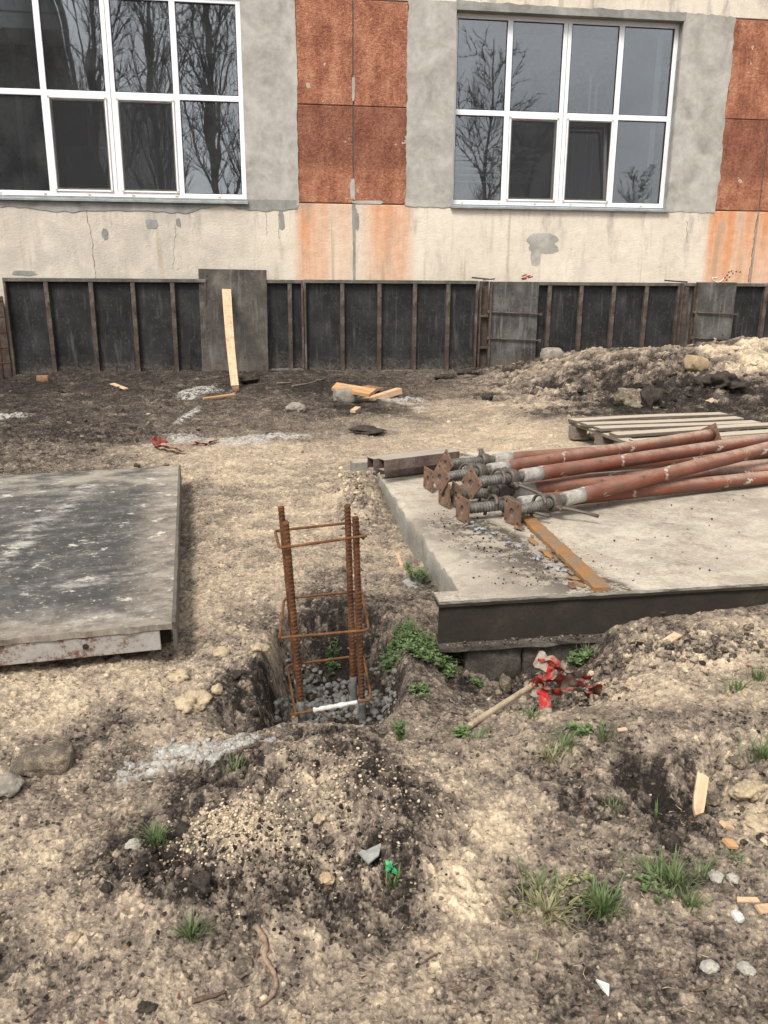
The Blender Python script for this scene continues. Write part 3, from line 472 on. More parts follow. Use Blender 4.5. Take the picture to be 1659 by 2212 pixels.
M['stone_tan'] = mat_stone('tan_stone', (0.20, 0.14, 0.085), (0.33, 0.245, 0.15), (0.46, 0.36, 0.24))
M['stone_pale'] = mat_stone('pale_stone', (0.27, 0.245, 0.21), (0.40, 0.37, 0.32), (0.52, 0.485, 0.43), 25)
M['clod'] = mat_stone('black_clod', (0.020, 0.016, 0.013), (0.042, 0.034, 0.027), (0.085, 0.07, 0.055), 20)
M['clod_mix'] = mat_stone('clay_stained_clod', (0.045, 0.037, 0.030), (0.13, 0.105, 0.078), (0.42, 0.34, 0.23), 26)
M['clod_clay'] = mat_stone('pale_clay_clod', (0.22, 0.165, 0.105), (0.40, 0.315, 0.21), (0.56, 0.46, 0.32), 18)
M['cement'] = mat_stone('spilled_cement', (0.18, 0.17, 0.15), (0.33, 0.32, 0.29), (0.47, 0.46, 0.425), 30)
M['gravel'] = mat_stone('cement_coated_gravel', (0.09, 0.088, 0.082), (0.18, 0.177, 0.165), (0.29, 0.285, 0.27), 40)
M['white_cem'] = mat_stone('white_cement_crust', (0.50, 0.49, 0.46), (0.68, 0.67, 0.65), (0.76, 0.755, 0.74), 60)
M['brick'] = simple('old_brick', (0.22, 0.12, 0.07), 0.9, 0, 0.4, 20, 0.5)
def mat_leaf(name, c0, c1):
    k = NT(name, 0.55); n = k.noise(55, 3, 0.6); k.color(k.ramp(n, [(0.3, c0), (0.7, c1)]))
    k.b.inputs['Subsurface Weight'].default_value = 0.0; return k.m
M['grass'] = mat_leaf('grass_blade', (0.045, 0.075, 0.022), (0.14, 0.185, 0.075))
M['grass_dry'] = mat_leaf('dry_grass_blade', (0.10, 0.115, 0.045), (0.30, 0.27, 0.14))
M['leaf'] = mat_leaf('chickweed_leaf', (0.050, 0.088, 0.028), (0.145, 0.205, 0.080))
M['plastic_green'] = simple('green_plastic', (0.05, 0.36, 0.14), 0.3, 0, 0.4, 60, 0, 60, 0.5)
M['plastic_clear'] = simple('grey_plastic_film', (0.26, 0.255, 0.24), 0.3, 0, 0.25, 40, 0.4)
M['rag'] = simple('red_rag', (0.24, 0.03, 0.02), 0.8, 0, 0.4, 40, 0.5)
M['chalk'] = simple('white_chalk', (0.70, 0.68, 0.63), 0.9)
M['soot'] = simple('black_smudge', (0.12, 0.085, 0.06), 0.9)
M['far_wall'] = simple('dark_gable_wall', (0.045, 0.045, 0.048), 0.9, 0, 0.2, 0.6)
def mat_lamp():
    k = NT('lit_tube'); k.b.inputs['Emission Color'].default_value = (0.9, 0.96, 1, 1); k.b.inputs['Emission Strength'].default_value = 9.0; return k.m
M['lamp'] = mat_lamp()

# ---------------------------------------------------------------- mesh helpers
class MB:
    def __init__(s): s.v = []; s.f = []; s.a = {}
    def add(s, vs, fs):
        o = len(s.v); s.v += [tuple(map(float, q)) for q in vs]; s.f += [tuple(i + o for i in q) for q in fs]; return s
    def box(s, x0, x1, y0, y1, z0, z1, mtx=None):
        vs = [Vector(q) for q in ((x0, y0, z0), (x1, y0, z0), (x1, y1, z0), (x0, y1, z0), (x0, y0, z1), (x1, y0, z1), (x1, y1, z1), (x0, y1, z1))]
        if mtx: vs = [mtx @ q for q in vs]
        return s.add(vs, [(0, 3, 2, 1), (4, 5, 6, 7), (0, 1, 5, 4), (1, 2, 6, 5), (2, 3, 7, 6), (3, 0, 4, 7)])
    def cbox(s, x0, x1, y0, y1, z0, z1, b=0.003, seg=1, mtx=None):
        bm = bmesh.new(); bmesh.ops.create_cube(bm, size=1)
        for q in bm.verts: q.co = Vector(((x0 + x1) / 2 + q.co.x * (x1 - x0), (y0 + y1) / 2 + q.co.y * (y1 - y0), (z0 + z1) / 2 + q.co.z * (z1 - z0)))
        bmesh.ops.bevel(bm, geom=bm.edges[:], offset=b, segments=seg, affect='EDGES', profile=0.5)
        if mtx: bm.transform(mtx)
        bm.verts.index_update(); s.add([q.co for q in bm.verts], [[q.index for q in f.verts] for f in bm.faces]); bm.free(); return s
    def tube(s, pts, rad, n=8, cap=True):
        pts = [Vector(p) for p in pts]; rads = rad if isinstance(rad, (list, tuple, np.ndarray)) else [rad] * len(pts)
        o = len(s.v); prev = None
        for i, p in enumerate(pts):
            t = (pts[min(i + 1, len(pts) - 1)] - pts[max(i - 1, 0)]).normalized()
            if prev is None: nrm = t.orthogonal().normalized()
            else: nrm = (prev - t * prev.dot(t)).normalized()
            prev = nrm; bi = t.cross(nrm)
            for k in range(n):
                a = 2 * math.pi * k / n; s.v.append(tuple(p + (nrm * math.cos(a) + bi * math.sin(a)) * rads[i]))
        for i in range(len(pts) - 1):
            for k in range(n):
                a = o + i * n + k; b = o + i * n + (k + 1) % n; s.f.append((a, b, b + n, a + n))
        if cap: s.f.append(tuple(o + k for k in reversed(range(n)))); s.f.append(tuple(o + (len(pts) - 1) * n + k for k in range(n)))
        return s
    def lathe_x(s, prof, n=20, cap=True):
        """profile [(x, r)] revolved about the X axis"""
        o = len(s.v)
        for x, r in prof:
            for k in range(n):
                a = 2 * math.pi * k / n; s.v.append((x, r * math.cos(a), r * math.sin(a)))
        for i in range(len(prof) - 1):
            for k in range(n):
                a = o + i * n + k; b = o + i * n + (k + 1) % n; s.f.append((a, a + n, b + n, b))
        if cap: s.f.append(tuple(o + k for k in range(n))); s.f.append(tuple(o + (len(prof) - 1) * n + k for k in reversed(range(n))))
        return s
    def prism_y(s, outline, y0, y1):
        """(x, z) outline extruded from y0 (front) to y1"""
        o = len(s.v); n = len(outline)
        s.v += [(x, y0, z) for x, z in outline] + [(x, y1, z) for x, z in outline]
        s.f.append(tuple(o + i for i in range(n))); s.f.append(tuple(o + n + i for i in reversed(range(n))))
        for i in range(n): j = (i + 1) % n; s.f.append((o + i, o + n + i, o + n + j, o + j))
        return s
    def mesh(s, name, mat, smooth=False):
        me = bpy.data.meshes.new(name); me.from_pydata(s.v, [], s.f); me.materials.append(mat)
        bm = bmesh.new(); bm.from_mesh(me); bmesh.ops.recalc_face_normals(bm, faces=bm.faces[:]); bm.to_mesh(me); bm.free()
        for k, vals in s.a.items():
            at = me.attributes.new(k, 'FLOAT', 'POINT'); at.data.foreach_set('value', np.array(vals, dtype=np.float32))
        if smooth:
            me.polygons.foreach_set('use_smooth', [True] * len(me.polygons))
        me.update(); return me
    def build(s, name, mat, parent=None, smooth=False, loc=None, rot=None):
        return link(name, s.mesh(name, mat, smooth), parent, loc, rot)
def link(name, me, parent=None, loc=None, rot=None):
    o = bpy.data.objects.new(name, me); COL.objects.link(o)
    if parent is not None: o.parent = parent
    if loc is not None: o.location = loc
    if rot is not None: o.rotation_euler = rot
    return o
def tag(o, label=None, cat=None, group=None, kind=None):
    if label: o['label'] = label
    if cat: o['category'] = cat
    if group: o['group'] = group
    if kind: o['kind'] = kind
    return o
def thing(name, label, cat, loc=(0, 0, 0), rot=(0, 0, 0), group=None):
    o = bpy.data.objects.new(name, None); COL.objects.link(o); o.location = loc; o.rotation_euler = rot; o.empty_display_size = 0.1
    return tag(o, label, cat, group)
def smooth_by_angle(o, ang=40):
    me = o.data; me.polygons.foreach_set('use_smooth', [True] * len(me.polygons))
    bm = bmesh.new(); bm.from_mesh(me); lim = math.radians(ang)
    for e in bm.edges:
        if len(e.link_faces) == 2 and e.calc_face_angle(0) > lim: e.smooth = False
    bm.to_mesh(me); bm.free(); return o
def gz(x, y): return float(terrain(np.array([x]), np.array([y]))[0][0])

# ---------------------------------------------------------------- ground: one sheet, fine where the site lies, coarse to the horizon
def build_ground():
    NR, NC = 960, 860
    v = np.linspace(math.log(0.75), math.log(17.0), NR); yy = np.exp(v)
    u = np.linspace(-1, 1, NC); u = 0.62 * u + 0.13 * u ** 5
    X = (u[None, :] * (yy[:, None] + 0.35)); Y = np.repeat(yy[:, None], NC, 1)
    X = X.ravel(); Y = Y.ravel(); Z, T, C = terrain(X, Y)
    idx = np.arange(NR * NC).reshape(NR, NC)
    q = np.stack([idx[:-1, :-1], idx[:-1, 1:], idx[1:, 1:], idx[1:, :-1]], -1).reshape(-1, 4)
    loop = np.concatenate([idx[0, :], idx[1:, -1], idx[-1, -2::-1], idx[-2:0:-1, 0]])
    bx, by = X[loop], Y[loop]; cx, cy = 0.0, 7.0
    ang = np.arctan2(by - cy, bx - cx); qx, qy = cx + 600 * np.cos(ang), cy + 600 * np.sin(ang)
    rings = [loop]; vx, vy, vz, vt, vc = [X], [Y], [Z], [T], [C]; base = NR * NC
    for t in (0.0006, 0.0018, 0.004, 0.008, 0.016, 0.035, 0.08, 0.25, 1.0):
        rx, ry = bx + (qx - bx) * t, by + (qy - by) * t; rz, rt, rc = terrain(rx, ry)
        vx.append(rx); vy.append(ry); vz.append(rz); vt.append(rt); vc.append(rc); rings.append(np.arange(base, base + len(loop))); base += len(loop)
    extra = []
    for a, b in zip(rings[:-1], rings[1:]):
        extra.append(np.stack([a, b, np.roll(b, -1), np.roll(a, -1)], -1))
    q = np.concatenate([q] + extra); P = np.stack([np.concatenate(vx), np.concatenate(vy), np.concatenate(vz)], -1)
    me = bpy.data.meshes.new('ground'); me.vertices.add(len(P)); me.vertices.foreach_set('co', P.astype(np.float32).ravel())
    me.loops.add(q.size); me.loops.foreach_set('vertex_index', q.astype(np.int32).ravel())
    me.polygons.add(len(q)); me.polygons.foreach_set('loop_start', np.arange(0, q.size, 4, dtype=np.int32))
    me.update(calc_edges=True)
    for k, a in (('tone', np.concatenate(vt)), ('cement', np.concatenate(vc))):
        at = me.attributes.new(k, 'FLOAT', 'POINT'); at.data.foreach_set('value', a.astype(np.float32))
    me.polygons.foreach_set('use_smooth', np.ones(len(q), dtype=bool)); me.materials.append(M['soil'])
    o = link('ground', me); tag(o, kind='structure'); return o
build_ground()

# ---------------------------------------------------------------- building facade (local frame: x along the wall, y into the building, z up)
WALL_O, WALL_A = Vector((-0.0365, 11.457, 0.0)), math.radians(7.9)
WALL_M = Matrix.Translation(WALL_O) @ Matrix.Rotation(WALL_A, 4, 'Z')
def WL(s, y, z): return WALL_M @ Vector((s, y, z))
bld = thing('building', 'long workshop facade in beige stucco with red panels, grey render and two white windows', 'building', WALL_O, (0, 0, WALL_A))

def ragged(x0, x1, z0, z1, amp, seed, step=0.012):
    """rectangle outline with uneven trowelled edges; amp = left, right, bottom, top"""
    r = random.Random(seed); pts = []
    def side(n, amp_):
        a = [0.0] * (n + 1)
        for sc in (2, 5, 11, 23, 51, 97):
            k = [r.uniform(-1, 1) for _ in range(sc + 2)]
            for i in range(n + 1):
                t = i / max(n, 1) * sc; j = int(t); f = t - j; a[i] += (k[j] * (1 - f) + k[j + 1] * f) / (1 + sc * 0.09) * (0.3 if sc < 6 else 1.0)
        return [q * amp_ * 0.6 for q in a]
    nx, nz = max(2, int((x1 - x0) / step)), max(2, int((z1 - z0) / step))
    b = side(nx, amp[2]); rr = side(nz, amp[1]); t = side(nx, amp[3]); l = side(nz, amp[0])
    for i in range(nx): pts.append((x0 + (x1 - x0) * i / nx, z0 + b[i]))
    for i in range(nz): pts.append((x1 + rr[i], z0 + (z1 - z0) * i / nz))
    for i in range(nx): pts.append((x1 - (x1 - x0) * i / nx, z1 + t[i]))
    for i in range(nz): pts.append((x0 + l[i], z1 - (z1 - z0) * i / nz))
    return pts
J = 0.008
def wpanel(name, x0, x1, z0, z1, y0, y1, mat, b=0.006):
    return MB().cbox(x0, x1, y0, y1, z0, z1, b).build(name, mat, bld)
ZB = 2.146
for a, b in ((-9.0, -5.62), (-5.62, -0.383), (-0.383, 5.25), (5.25, 10.0)):
    wpanel('plinth_panel', a + J, b - J, -0.6, ZB - J, 0.0, 0.30, M['beige'])
for a, b in ((-9.0, -0.383), (-0.383, 5.25), (5.25, 10.0)):
    wpanel('upper_panel', a + J, b - J, 4.50, 7.2, 0.0, 0.30, M['beige'])
WIN = [(-4.92, -1.75, 2.17, 4.43), (0.90, 3.905, 2.17, 4.435)]
for a, b in ((-9.0, -4.92), (-1.75, 0.90), (3.905, 10.0)):
    MB().box(a, b, 0.026, 0.32, ZB - 0.04, 4.52).build('pier', M['mortar'], bld)
for (a, b, z0, z1) in WIN:
    MB().box(a - 0.05, b + 0.05, 0.028, 0.318, z1, 4.515).build('lintel', M['mortar'], bld)
    MB().box(a - 0.05, b + 0.05, 0.028, 0.318, ZB - 0.05, z0 - 0.03).build('window_seat', M['mortar'], bld)
for (a, b) in ((-6.7, -6.15), (-6.15, -5.6), (-1.10, -0.383), (-0.383, 0.305), (4.58, 5.25), (5.25, 6.1)):
    for z0, z1 in ((ZB, 3.30), (3.30, 4.49)):
        wpanel('red_panel', a + J, b - J, z0 + J * 0.5, z1 - J * 0.5, 0.0, 0.03, M['red'], 0.007)
MB().box(6.1, 10, 0.0, 0.03, ZB, 4.49).build('render_patch', M['plaster'], bld)
for i, (a, b, z0, z1, am) in enumerate(((-1.752, -1.085, ZB - 0.035, 4.52, (0, 0.035, 0.05, 0.0)), (0.295, 0.905, ZB - 0.012, 4.52, (0.04, 0, 0.02, 0)), (3.90, 4.60, ZB - 0.025, 4.52, (0, 0.05, 0.03, 0.03)), (-5.62, -4.918, ZB - 0.03, 4.52, (0.03, 0, 0.03, 0)))):
    MB().prism_y(ragged(a, b, z0, z1, am, 40 + i), -0.007, 0.03).build('render_patch', M['plaster'], bld)
MB().prism_y(ragged(0.90, 3.92, 4.432, 4.535, (0, 0, 0, 0.05), 50), -0.009, 0.03).build('render_patch', M['mortar'], bld)
MB().prism_y(ragged(-4.95, -1.74, 4.432, 4.535, (0, 0, 0, 0.05), 51), -0.009, 0.03).build('render_patch', M['mortar'], bld)
MB().prism_y(ragged(-6.2, -1.12, 2.045, 2.172, (0, 0.03, 0.12, 0.0), 52), -0.0085, 0.028).build('render_patch', M['mortar'], bld)
MB().prism_y(ragged(0.28, 1.0, 2.12, 2.155, (0.02, 0.02, 0.03, 0.01), 53), -0.0095, 0.028).build('render_patch', M['plaster'], bld)
def blotch(cx, cz, rx, rz, seed, mat, n=70, y=-0.004):
    r = random.Random(seed); ph = [r.uniform(0, 6.28) for _ in range(6)]; pts = []
    for i in range(n):
        a = 2 * math.pi * i / n; q = 1 + sum(math.sin(a * (k + 2) + ph[k]) * 0.07 / (k + 1) ** 0.4 for k in range(6)) + r.uniform(-0.05, 0.05)
        e = (abs(math.cos(a)) ** 3 + abs(math.sin(a)) ** 3) ** (-1 / 3)
        pts.append((cx + rx * q * e * math.cos(a), cz + rz * q * e * math.sin(a)))
    MB().prism_y(pts, y, 0.02).build('render_patch', mat, bld)
blotch(2.18, 1.69, 0.215, 0.125, 5, M['plaster']); blotch(2.09, 1.50, 0.075, 0.10, 6, M['plaster'], y=-0.003)
blotch(-2.95, 1.86, 0.07, 0.06, 7, M['mortar']); blotch(-3.53, 1.73, 0.035, 0.07, 8, M['mortar']); blotch(-0.36, 1.95, 0.04, 0.13, 9, M['mortar'])
blotch(-1.32, 1.93, 0.035, 0.12, 10, M['mortar']); blotch(-4.55, 1.25, 0.14, 0.03, 11, M['mortar']); blotch(-2.62, 1.88, 0.03, 0.05, 12, M['mortar'])
blotch(-0.40, 2.32, 0.03, 0.13, 13, M['plaster'], y=-0.003); blotch(-0.2, 2.165, 0.2, 0.022, 14, M['plaster'], y=-0.003); blotch(-0.385, 3.5, 0.018, 0.14, 15, M['plaster'], y=-0.003)
def crack(s, z0, z1, seed, w=0.0035, mat='soot', drift=0.05):
    r = random.Random(seed); n = int(abs(z1 - z0) / 0.02); pts = []; x = s
    for i in range(n + 1):
        x += r.gauss(0, 0.006) + drift * (z1 - z0) / n * 0.2; pts.append((x, 0.0005 + r.uniform(-0.001, 0.0), z0 + (z1 - z0) * i / n))
    MB().tube(pts, [w * r.uniform(0.4, 1.2) for _ in pts], 4).build('crack', M[mat], bld)
for q in ((-3.74, 2.02, 1.16, 1, 0.0045), (-2.67, 1.86, 1.30, 3, 0.003), (-1.52, 2.02, 1.74, 4, 0.003), (-1.33, 2.05, 1.70, 5, 0.004), (4.2, 2.0, 1.72, 8, 0.003), (5.25, 2.1, 1.2, 10, 0.006)): crack(*q)
MB().prism_y(ragged(-0.402, -0.366, 1.1, 2.14, (0.018, 0.018, 0, 0), 61), -0.0025, 0.02).build('joint_mortar', M['mortar'], bld)
MB().prism_y(ragged(5.238, 5.262, 1.1, 2.14, (0.012, 0.012, 0, 0), 63), -0.0025, 0.02).build('joint_mortar', M['mortar'], bld)
# chalk scribble and soot smudges on the orange stain
cl = [WL(0, 0, 0)] and [(4.68 + 0.06 * math.cos(t) + 0.004 * t * 4, -0.002, 1.235 + 0.028 * math.sin(t) + 0.010 * math.cos(t * 2)) for t in np.linspace(0.4, 7.0, 26)]
MB().tube(cl, 0.006, 5).build('chalk_mark', M['chalk'], bld)
for i, (dx, dz) in enumerate(((0, 0), (0.03, 0.035), (0.05, 0.075), (0.085, 0.09), (0.11, 0.06), (0.07, 0.01), (0.16, 0.085), (0.22, 0.08), (0.03, -0.03))):
    MB().tube([(4.86 + dx - 0.012, -0.001, 1.26 + dz - 0.010), (4.86 + dx, -0.002, 1.26 + dz), (4.86 + dx + 0.012, -0.001, 1.26 + dz + 0.009)], [0.004, 0.011, 0.003], 5).build('smudge', M['soot'], bld)
# inside of the workshop
for nm, q in (('interior_floor', (-8.9, 9.9, 0.31, 7.0, 1.15, 1.25)), ('interior_ceiling', (-8.9, 9.9, 0.31, 7.0, 5.6, 5.7)), ('interior_wall', (-8.9, 9.9, 7.0, 7.1, 1.1, 5.7)), ('interior_wall', (-0.55, -0.4, 0.31, 7.0, 1.25, 5.6)), ('interior_wall', (-9.0, -8.9, 0.31, 7.0, 1.1, 5.7)), ('interior_wall', (9.9, 10.0, 0.31, 7.0, 1.1, 5.7))):
    MB().box(*q).build(nm, M['dark_in'], bld)
for q in range(6): MB().box(-8.9, 9.9, 1.2 + q * 1.0, 1.32 + q * 1.0, 5.3, 5.6).build('ceiling_beam', M['pale_in'], bld)
for q in (-7.5, -6.2, -4.9, -3.6, -2.3, -1.0): MB().box(q, q + 0.10, 6.85, 6.99, 1.25, 5.6).build('wall_column', M['pale_in'], bld)
MB().box(-9, 10, 0.3, 7.3, 7.2, 7.4).build('roof', M['mortar'], bld)

def window(s0, s1, z0, z1, zt, mull, yd, nets, tilt):
    f = MB(); w = 0.058; y0, y1 = yd, yd + 0.065
    f.cbox(s0, s1, y0, y1, z0, z0 + w, 0.004); f.cbox(s0, s1, y0, y1, z1 - w, z1, 0.004)
    f.cbox(s0, s0 + w, y0 + 0.001, y1 - 0.001, z0 + w - 0.004, z1 - w + 0.004, 0.004); f.cbox(s1 - w, s1, y0 + 0.001, y1 - 0.001, z0 + w - 0.004, z1 - w + 0.004, 0.004)
    win = f.build('window', M['pvc'], bld)
    xs = [s0 + w] + [q for m in mull for q in (m[0] - m[1], m[0] + m[1])] + [s1 - w]
    for m, hw in mull:
        MB().cbox(m - hw, m + hw, y0 + 0.002, y1 - 0.002, z0 + w - 0.003, z1 - w + 0.003, 0.004).build('mullion', M['pvc'], win)
        if hw > 0.045: MB().box(m - 0.002, m + 0.002, y0 - 0.0005, y0 + 0.004, z0 + w, z1 - w).build('seam', M['rail'], win)
    for i in range(4):
        a, b = xs[2 * i], xs[2 * i + 1]
        MB().cbox(a - 0.003, b + 0.003, y0 + 0.003, y1 - 0.003, zt - 0.033, zt + 0.033, 0.004).build('transom', M['pvc'], win)
        for lo, hi, low in ((z0 + w, zt - 0.033, True), (zt + 0.033, z1 - w, False)):
            sash = low and i in nets
            if not sash:
                g = MB()
                for q in ((a, b, lo, lo + 0.008), (a, b, hi - 0.008, hi), (a, a + 0.008, lo + 0.008, hi - 0.008), (b - 0.008, b, lo + 0.008, hi - 0.008)):
                    g.box(q[0], q[1], y0 + 0.012, y0 + 0.030, q[2], q[3])
                g.build('gasket', M['gasket'], win)
                MB().box(a, b, y0 + 0.024, y0 + 0.029, lo, hi).build('pane', M['glass'], win)
            else:
                e = 0.042; n = MB()
                yo = y0 - 0.014
                for q in ((a, b, lo, lo + 0.022), (a, b, hi - 0.022, hi), (a, a + 0.022, lo + 0.022, hi - 0.022), (b - 0.022, b, lo + 0.022, hi - 0.022)):
                    n.cbox(q[0], q[1], yo, yo + 0.012, q[2], q[3], 0.002)
                n.build('screen_frame', M['pvc'], win)
                n = MB()
                for q in ((a + .022, b - .022, lo + .022, lo + 0.040), (a + .022, b - .022, hi - 0.040, hi - .022), (a + .022, a + 0.034, lo + 0.04, hi - 0.04), (b - 0.034, b - .022, lo + 0.04, hi - 0.04)):
                    n.box(q[0], q[1], yo + 0.001, yo + 0.010, q[2], q[3])
                n.build('screen_edge', M['rail'], win)
                MB().box(a + 0.03, b - 0.03, yo + 0.004, yo + 0.005, lo + 0.03, hi - 0.03).build('insect_screen', M['net'], win)
                sm = MB(); ang = math.radians(9) if i == tilt else 0.0
                mt = Matrix.Translation((0, y0 + 0.03, lo)) @ Matrix.Rotation(-ang, 4, 'X')
                H_ = hi - lo
                for q in ((a, b, 0, e), (a, b, H_ - e, H_), (a, a + e, e, H_ - e), (b - e, b, e, H_ - e)):
                    sm.cbox(q[0] + 0.002, q[1] - 0.002, 0, 0.045, q[2], q[3], 0.003, 1, mt)
                sm.build('sash', M['pvc'], win)
                MB().box(a + e - 0.004, b - e + 0.004, 0.02, 0.025, e - 0.004, H_ - e + 0.004, mt).build('pane', M['glass'], win)
                for cx_ in (a + 0.012, b - 0.012):
                    for cz_ in (lo + 0.012, hi - 0.012): MB().box(cx_ - 0.014, cx_ + 0.014, yo - 0.004, yo, cz_ - 0.012, cz_ + 0.012).build('screen_clip', M['rubber'], win)
    n = 6
    for i in range(n):
        cx_ = s0 + (s1 - s0) * (i + 0.35) / n
        MB().cbox(cx_ - 0.018, cx_ + 0.018, y0 - 0.006, y0 + 0.002, z0 + 0.016, z0 + 0.034, 0.002).build('drain_cap', M['rubber'], win)
    sl = MB().prism_y([(0, 0), (0, 0)], 0, 0) if False else MB()
    sl.add([(s0 - 0.01, -0.055, z0 - 0.036), (s1 + 0.012, -0.055, z0 - 0.036), (s1 + 0.012, y0 + 0.01, z0 - 0.004), (s0 - 0.01, y0 + 0.01, z0 - 0.004),
            (s0 - 0.01, -0.055, z0 - 0.058), (s1 + 0.012, -0.055, z0 - 0.058), (s1 + 0.012, y0 + 0.01, z0 - 0.030), (s0 - 0.01, y0 + 0.01, z0 - 0.030)],
           [(0, 1, 2, 3), (4, 7, 6, 5), (0, 4, 5, 1), (1, 5, 6, 2), (2, 6, 7, 3), (3, 7, 4, 0)])
    sl.build('sill', M['sill'], win)
    return win
wa = window(*WIN[0], 3.335, [(-4.112, 0.036), (-3.335, 0.056), (-2.556, 0.036)], 0.012, (1, 2), -1)
wb = window(*WIN[1], 3.295, [(1.64, 0.036), (2.40, 0.056), (3.13, 0.036)], 0.125, (1, 2), 2)
wa['label'] = 'dark window with leafless poplars reflected'; wb['label'] = 'window with grey sky reflected and a tilted lower sash'

# things standing inside, seen through the panes
def inside(name, label, cat, mb, mat, group=None):
    o = mb.build(name, mat, None, True); o.location = WALL_O; o.rotation_euler = (0, 0, WALL_A); return tag(o, label, cat, group)
for i, (s, z, y) in enumerate(((2.60, 3.30, 0.55), (2.74, 3.45, 0.60), (2.90, 3.9, 0.55), (3.02, 3.8, 0.62), (3.30, 3.6, 0.60))):
    inside('pipe', 'pale upright pipe behind the panes of the right window', 'pipe', MB().tube([(s, y, 1.25), (s, y, z - 0.05), (s + 0.03, y + 0.02, z)], 0.020, 8), M['pale_in'], 'upright pipes behind the right window')
for i in range(6):
    z = 2.48 + 0.085 * i
    inside('heating_pipe', 'pale level heating pipe behind the lower left panes of the right window', 'pipe', MB().tube([(0.85, 0.42, z), (2.2, 0.42, z + 0.02)], 0.016, 8), M['pale_in'], 'level heating pipes behind the right window')
o = MB().box(3.72, 3.80, 0.34, 1.6, 1.25, 5.0).build('curtain_board', M['pale_in']); o.location = WALL_O; o.rotation_euler = (0, 0, WALL_A); tag(o, 'pale upright board inside behind the right edge of the right window', 'board')
o = MB().cbox(-4.4, -2.35, 2.2, 2.6, 1.25, 3.05, 0.02).build('machine_cabinet', M['pale_in']); o.location = WALL_O; o.rotation_euler = (0, 0, WALL_A); tag(o, 'pale machine cabinet inside behind the lower panes of the left window', 'cabinet')
lab = ['nearest', 'second', 'third']
for i, (s, y, z) in enumerate(((-5.62, 2.4, 5.35), (-6.0, 3.5, 5.35), (-6.4, 4.6, 5.35))):
    t = thing('tube_lamp', 'lit fluorescent tube inside the left window, %s from the glass' % lab[i], 'lamp', WL(s, y, z), (0, 0, WALL_A), 'fluorescent lamps inside the left window')
    MB().tube([(0, -0.45, 0), (0, 0.45, 0)], 0.013, 8).build('tube', M['lamp'], t, True)
    MB().cbox(-0.05, 0.05, -0.5, 0.5, 0.03, 0.07, 0.004).build('fitting', M['pale_in'], t)

# ---------------------------------------------------------------- formwork panels along the wall foot
FG = 'formwork standing along the wall foot'
def formwork(label, s0, s1, z0, z1, ribs, sheet='film', lean=0.0, yb=-0.06, tie=()):
    mid = (s0 + s1) / 2; w = (s1 - s0) / 2
    t = thing('formwork', label, 'formwork', WL(mid, yb, z0), (lean, 0, WALL_A), FG); H_ = z1 - z0
    MB().box(-w + 0.004, w - 0.004, -0.022, -0.004, 0.012, H_ - 0.012).build('sheet', M[sheet], t)
    MB().cbox(-w, w, -0.088, 0.0, H_ - 0.045, H_, 0.004).build('top_rail', M['rail'], t)
    MB().cbox(-w, w, -0.080, 0.0, 0, 0.028, 0.004).build('bottom_rail', M['rail'], t)
    for x in (-w + 0.014, w - 0.014):
        MB().cbox(x - 0.014, x + 0.014, -0.084, -0.001, 0.026, H_ - 0.043, 0.003).build('side_rail', M['rib'], t)
    for i, x in enumerate(ribs):
        x -= mid; r = random.Random(i + int(mid * 100)); j = r.uniform(-0.012, 0.012)
        m_ = MB(); m_.cbox(-0.027, 0.027, -0.082, -0.060, 0.026, H_ - 0.043, 0.003); m_.box(-0.025, -0.018, -0.062, -0.022, 0.027, H_ - 0.044); m_.box(0.018, 0.025, -0.062, -0.022, 0.027, H_ - 0.044)
        rb = m_.build('rib', M['rib'], t, loc=(x, 0, 0), rot=(0, j * 0.5, 0))
        for zz in (r.uniform(0.2, 0.4), r.uniform(0.7, 1.0)): MB().tube([(0.012, -0.09, zz), (0.012, -0.08, zz)], 0.010, 8).build('rivet', M['web'], rb)
    return t
formwork('longest dark ribbed formwork panel at the left end, leaning slightly outwards', -4.77, -2.30, -0.03, 1.195, (-4.26, -3.73, -3.22, -2.73), lean=math.radians(1.0), yb=-0.075)
formwork('narrow dark ribbed formwork panel right of the board with the leaning plank', -1.80, -1.065, 0.02, 1.19, (-1.245,))
formwork('dark five bay ribbed formwork panel in the middle below the orange stain', -1.058, 1.275, -0.01, 1.195, (-0.555, -0.06, 0.415, 0.87))
formwork('dark ribbed formwork panel below the right window, foot hidden by the clay mound', 2.02, 4.14, 0.0, 1.185, (2.275, 2.725, 3.185, 3.655))
formwork('narrow pale sheeted formwork panel between two steel posts near the right end', 4.16, 4.38, 0.1, 1.185, (), 'ply2')
formwork('dark ribbed formwork panel cut by the right edge of the picture', 4.93, 6.9, 0.1, 1.185, (5.43, 5.95, 6.4))
formwork('dark ribbed formwork panel past the right edge', 6.92, 8.6, 0.1, 1.185, (7.4, 7.9))
o = MB().cbox(-0.9, 0.9, -0.01, 0.01, 0, 1.05, 0.003).build('dark_filler', M['rib'], None, False, WL(-5.72, -0.05, -0.08), (0.02, 0, WALL_A)); tag(o, 'dark sheet added to fill the dark gap at the left edge behind the bar mesh', 'sheet')  # added sheet that darkens the gap left of the longest panel
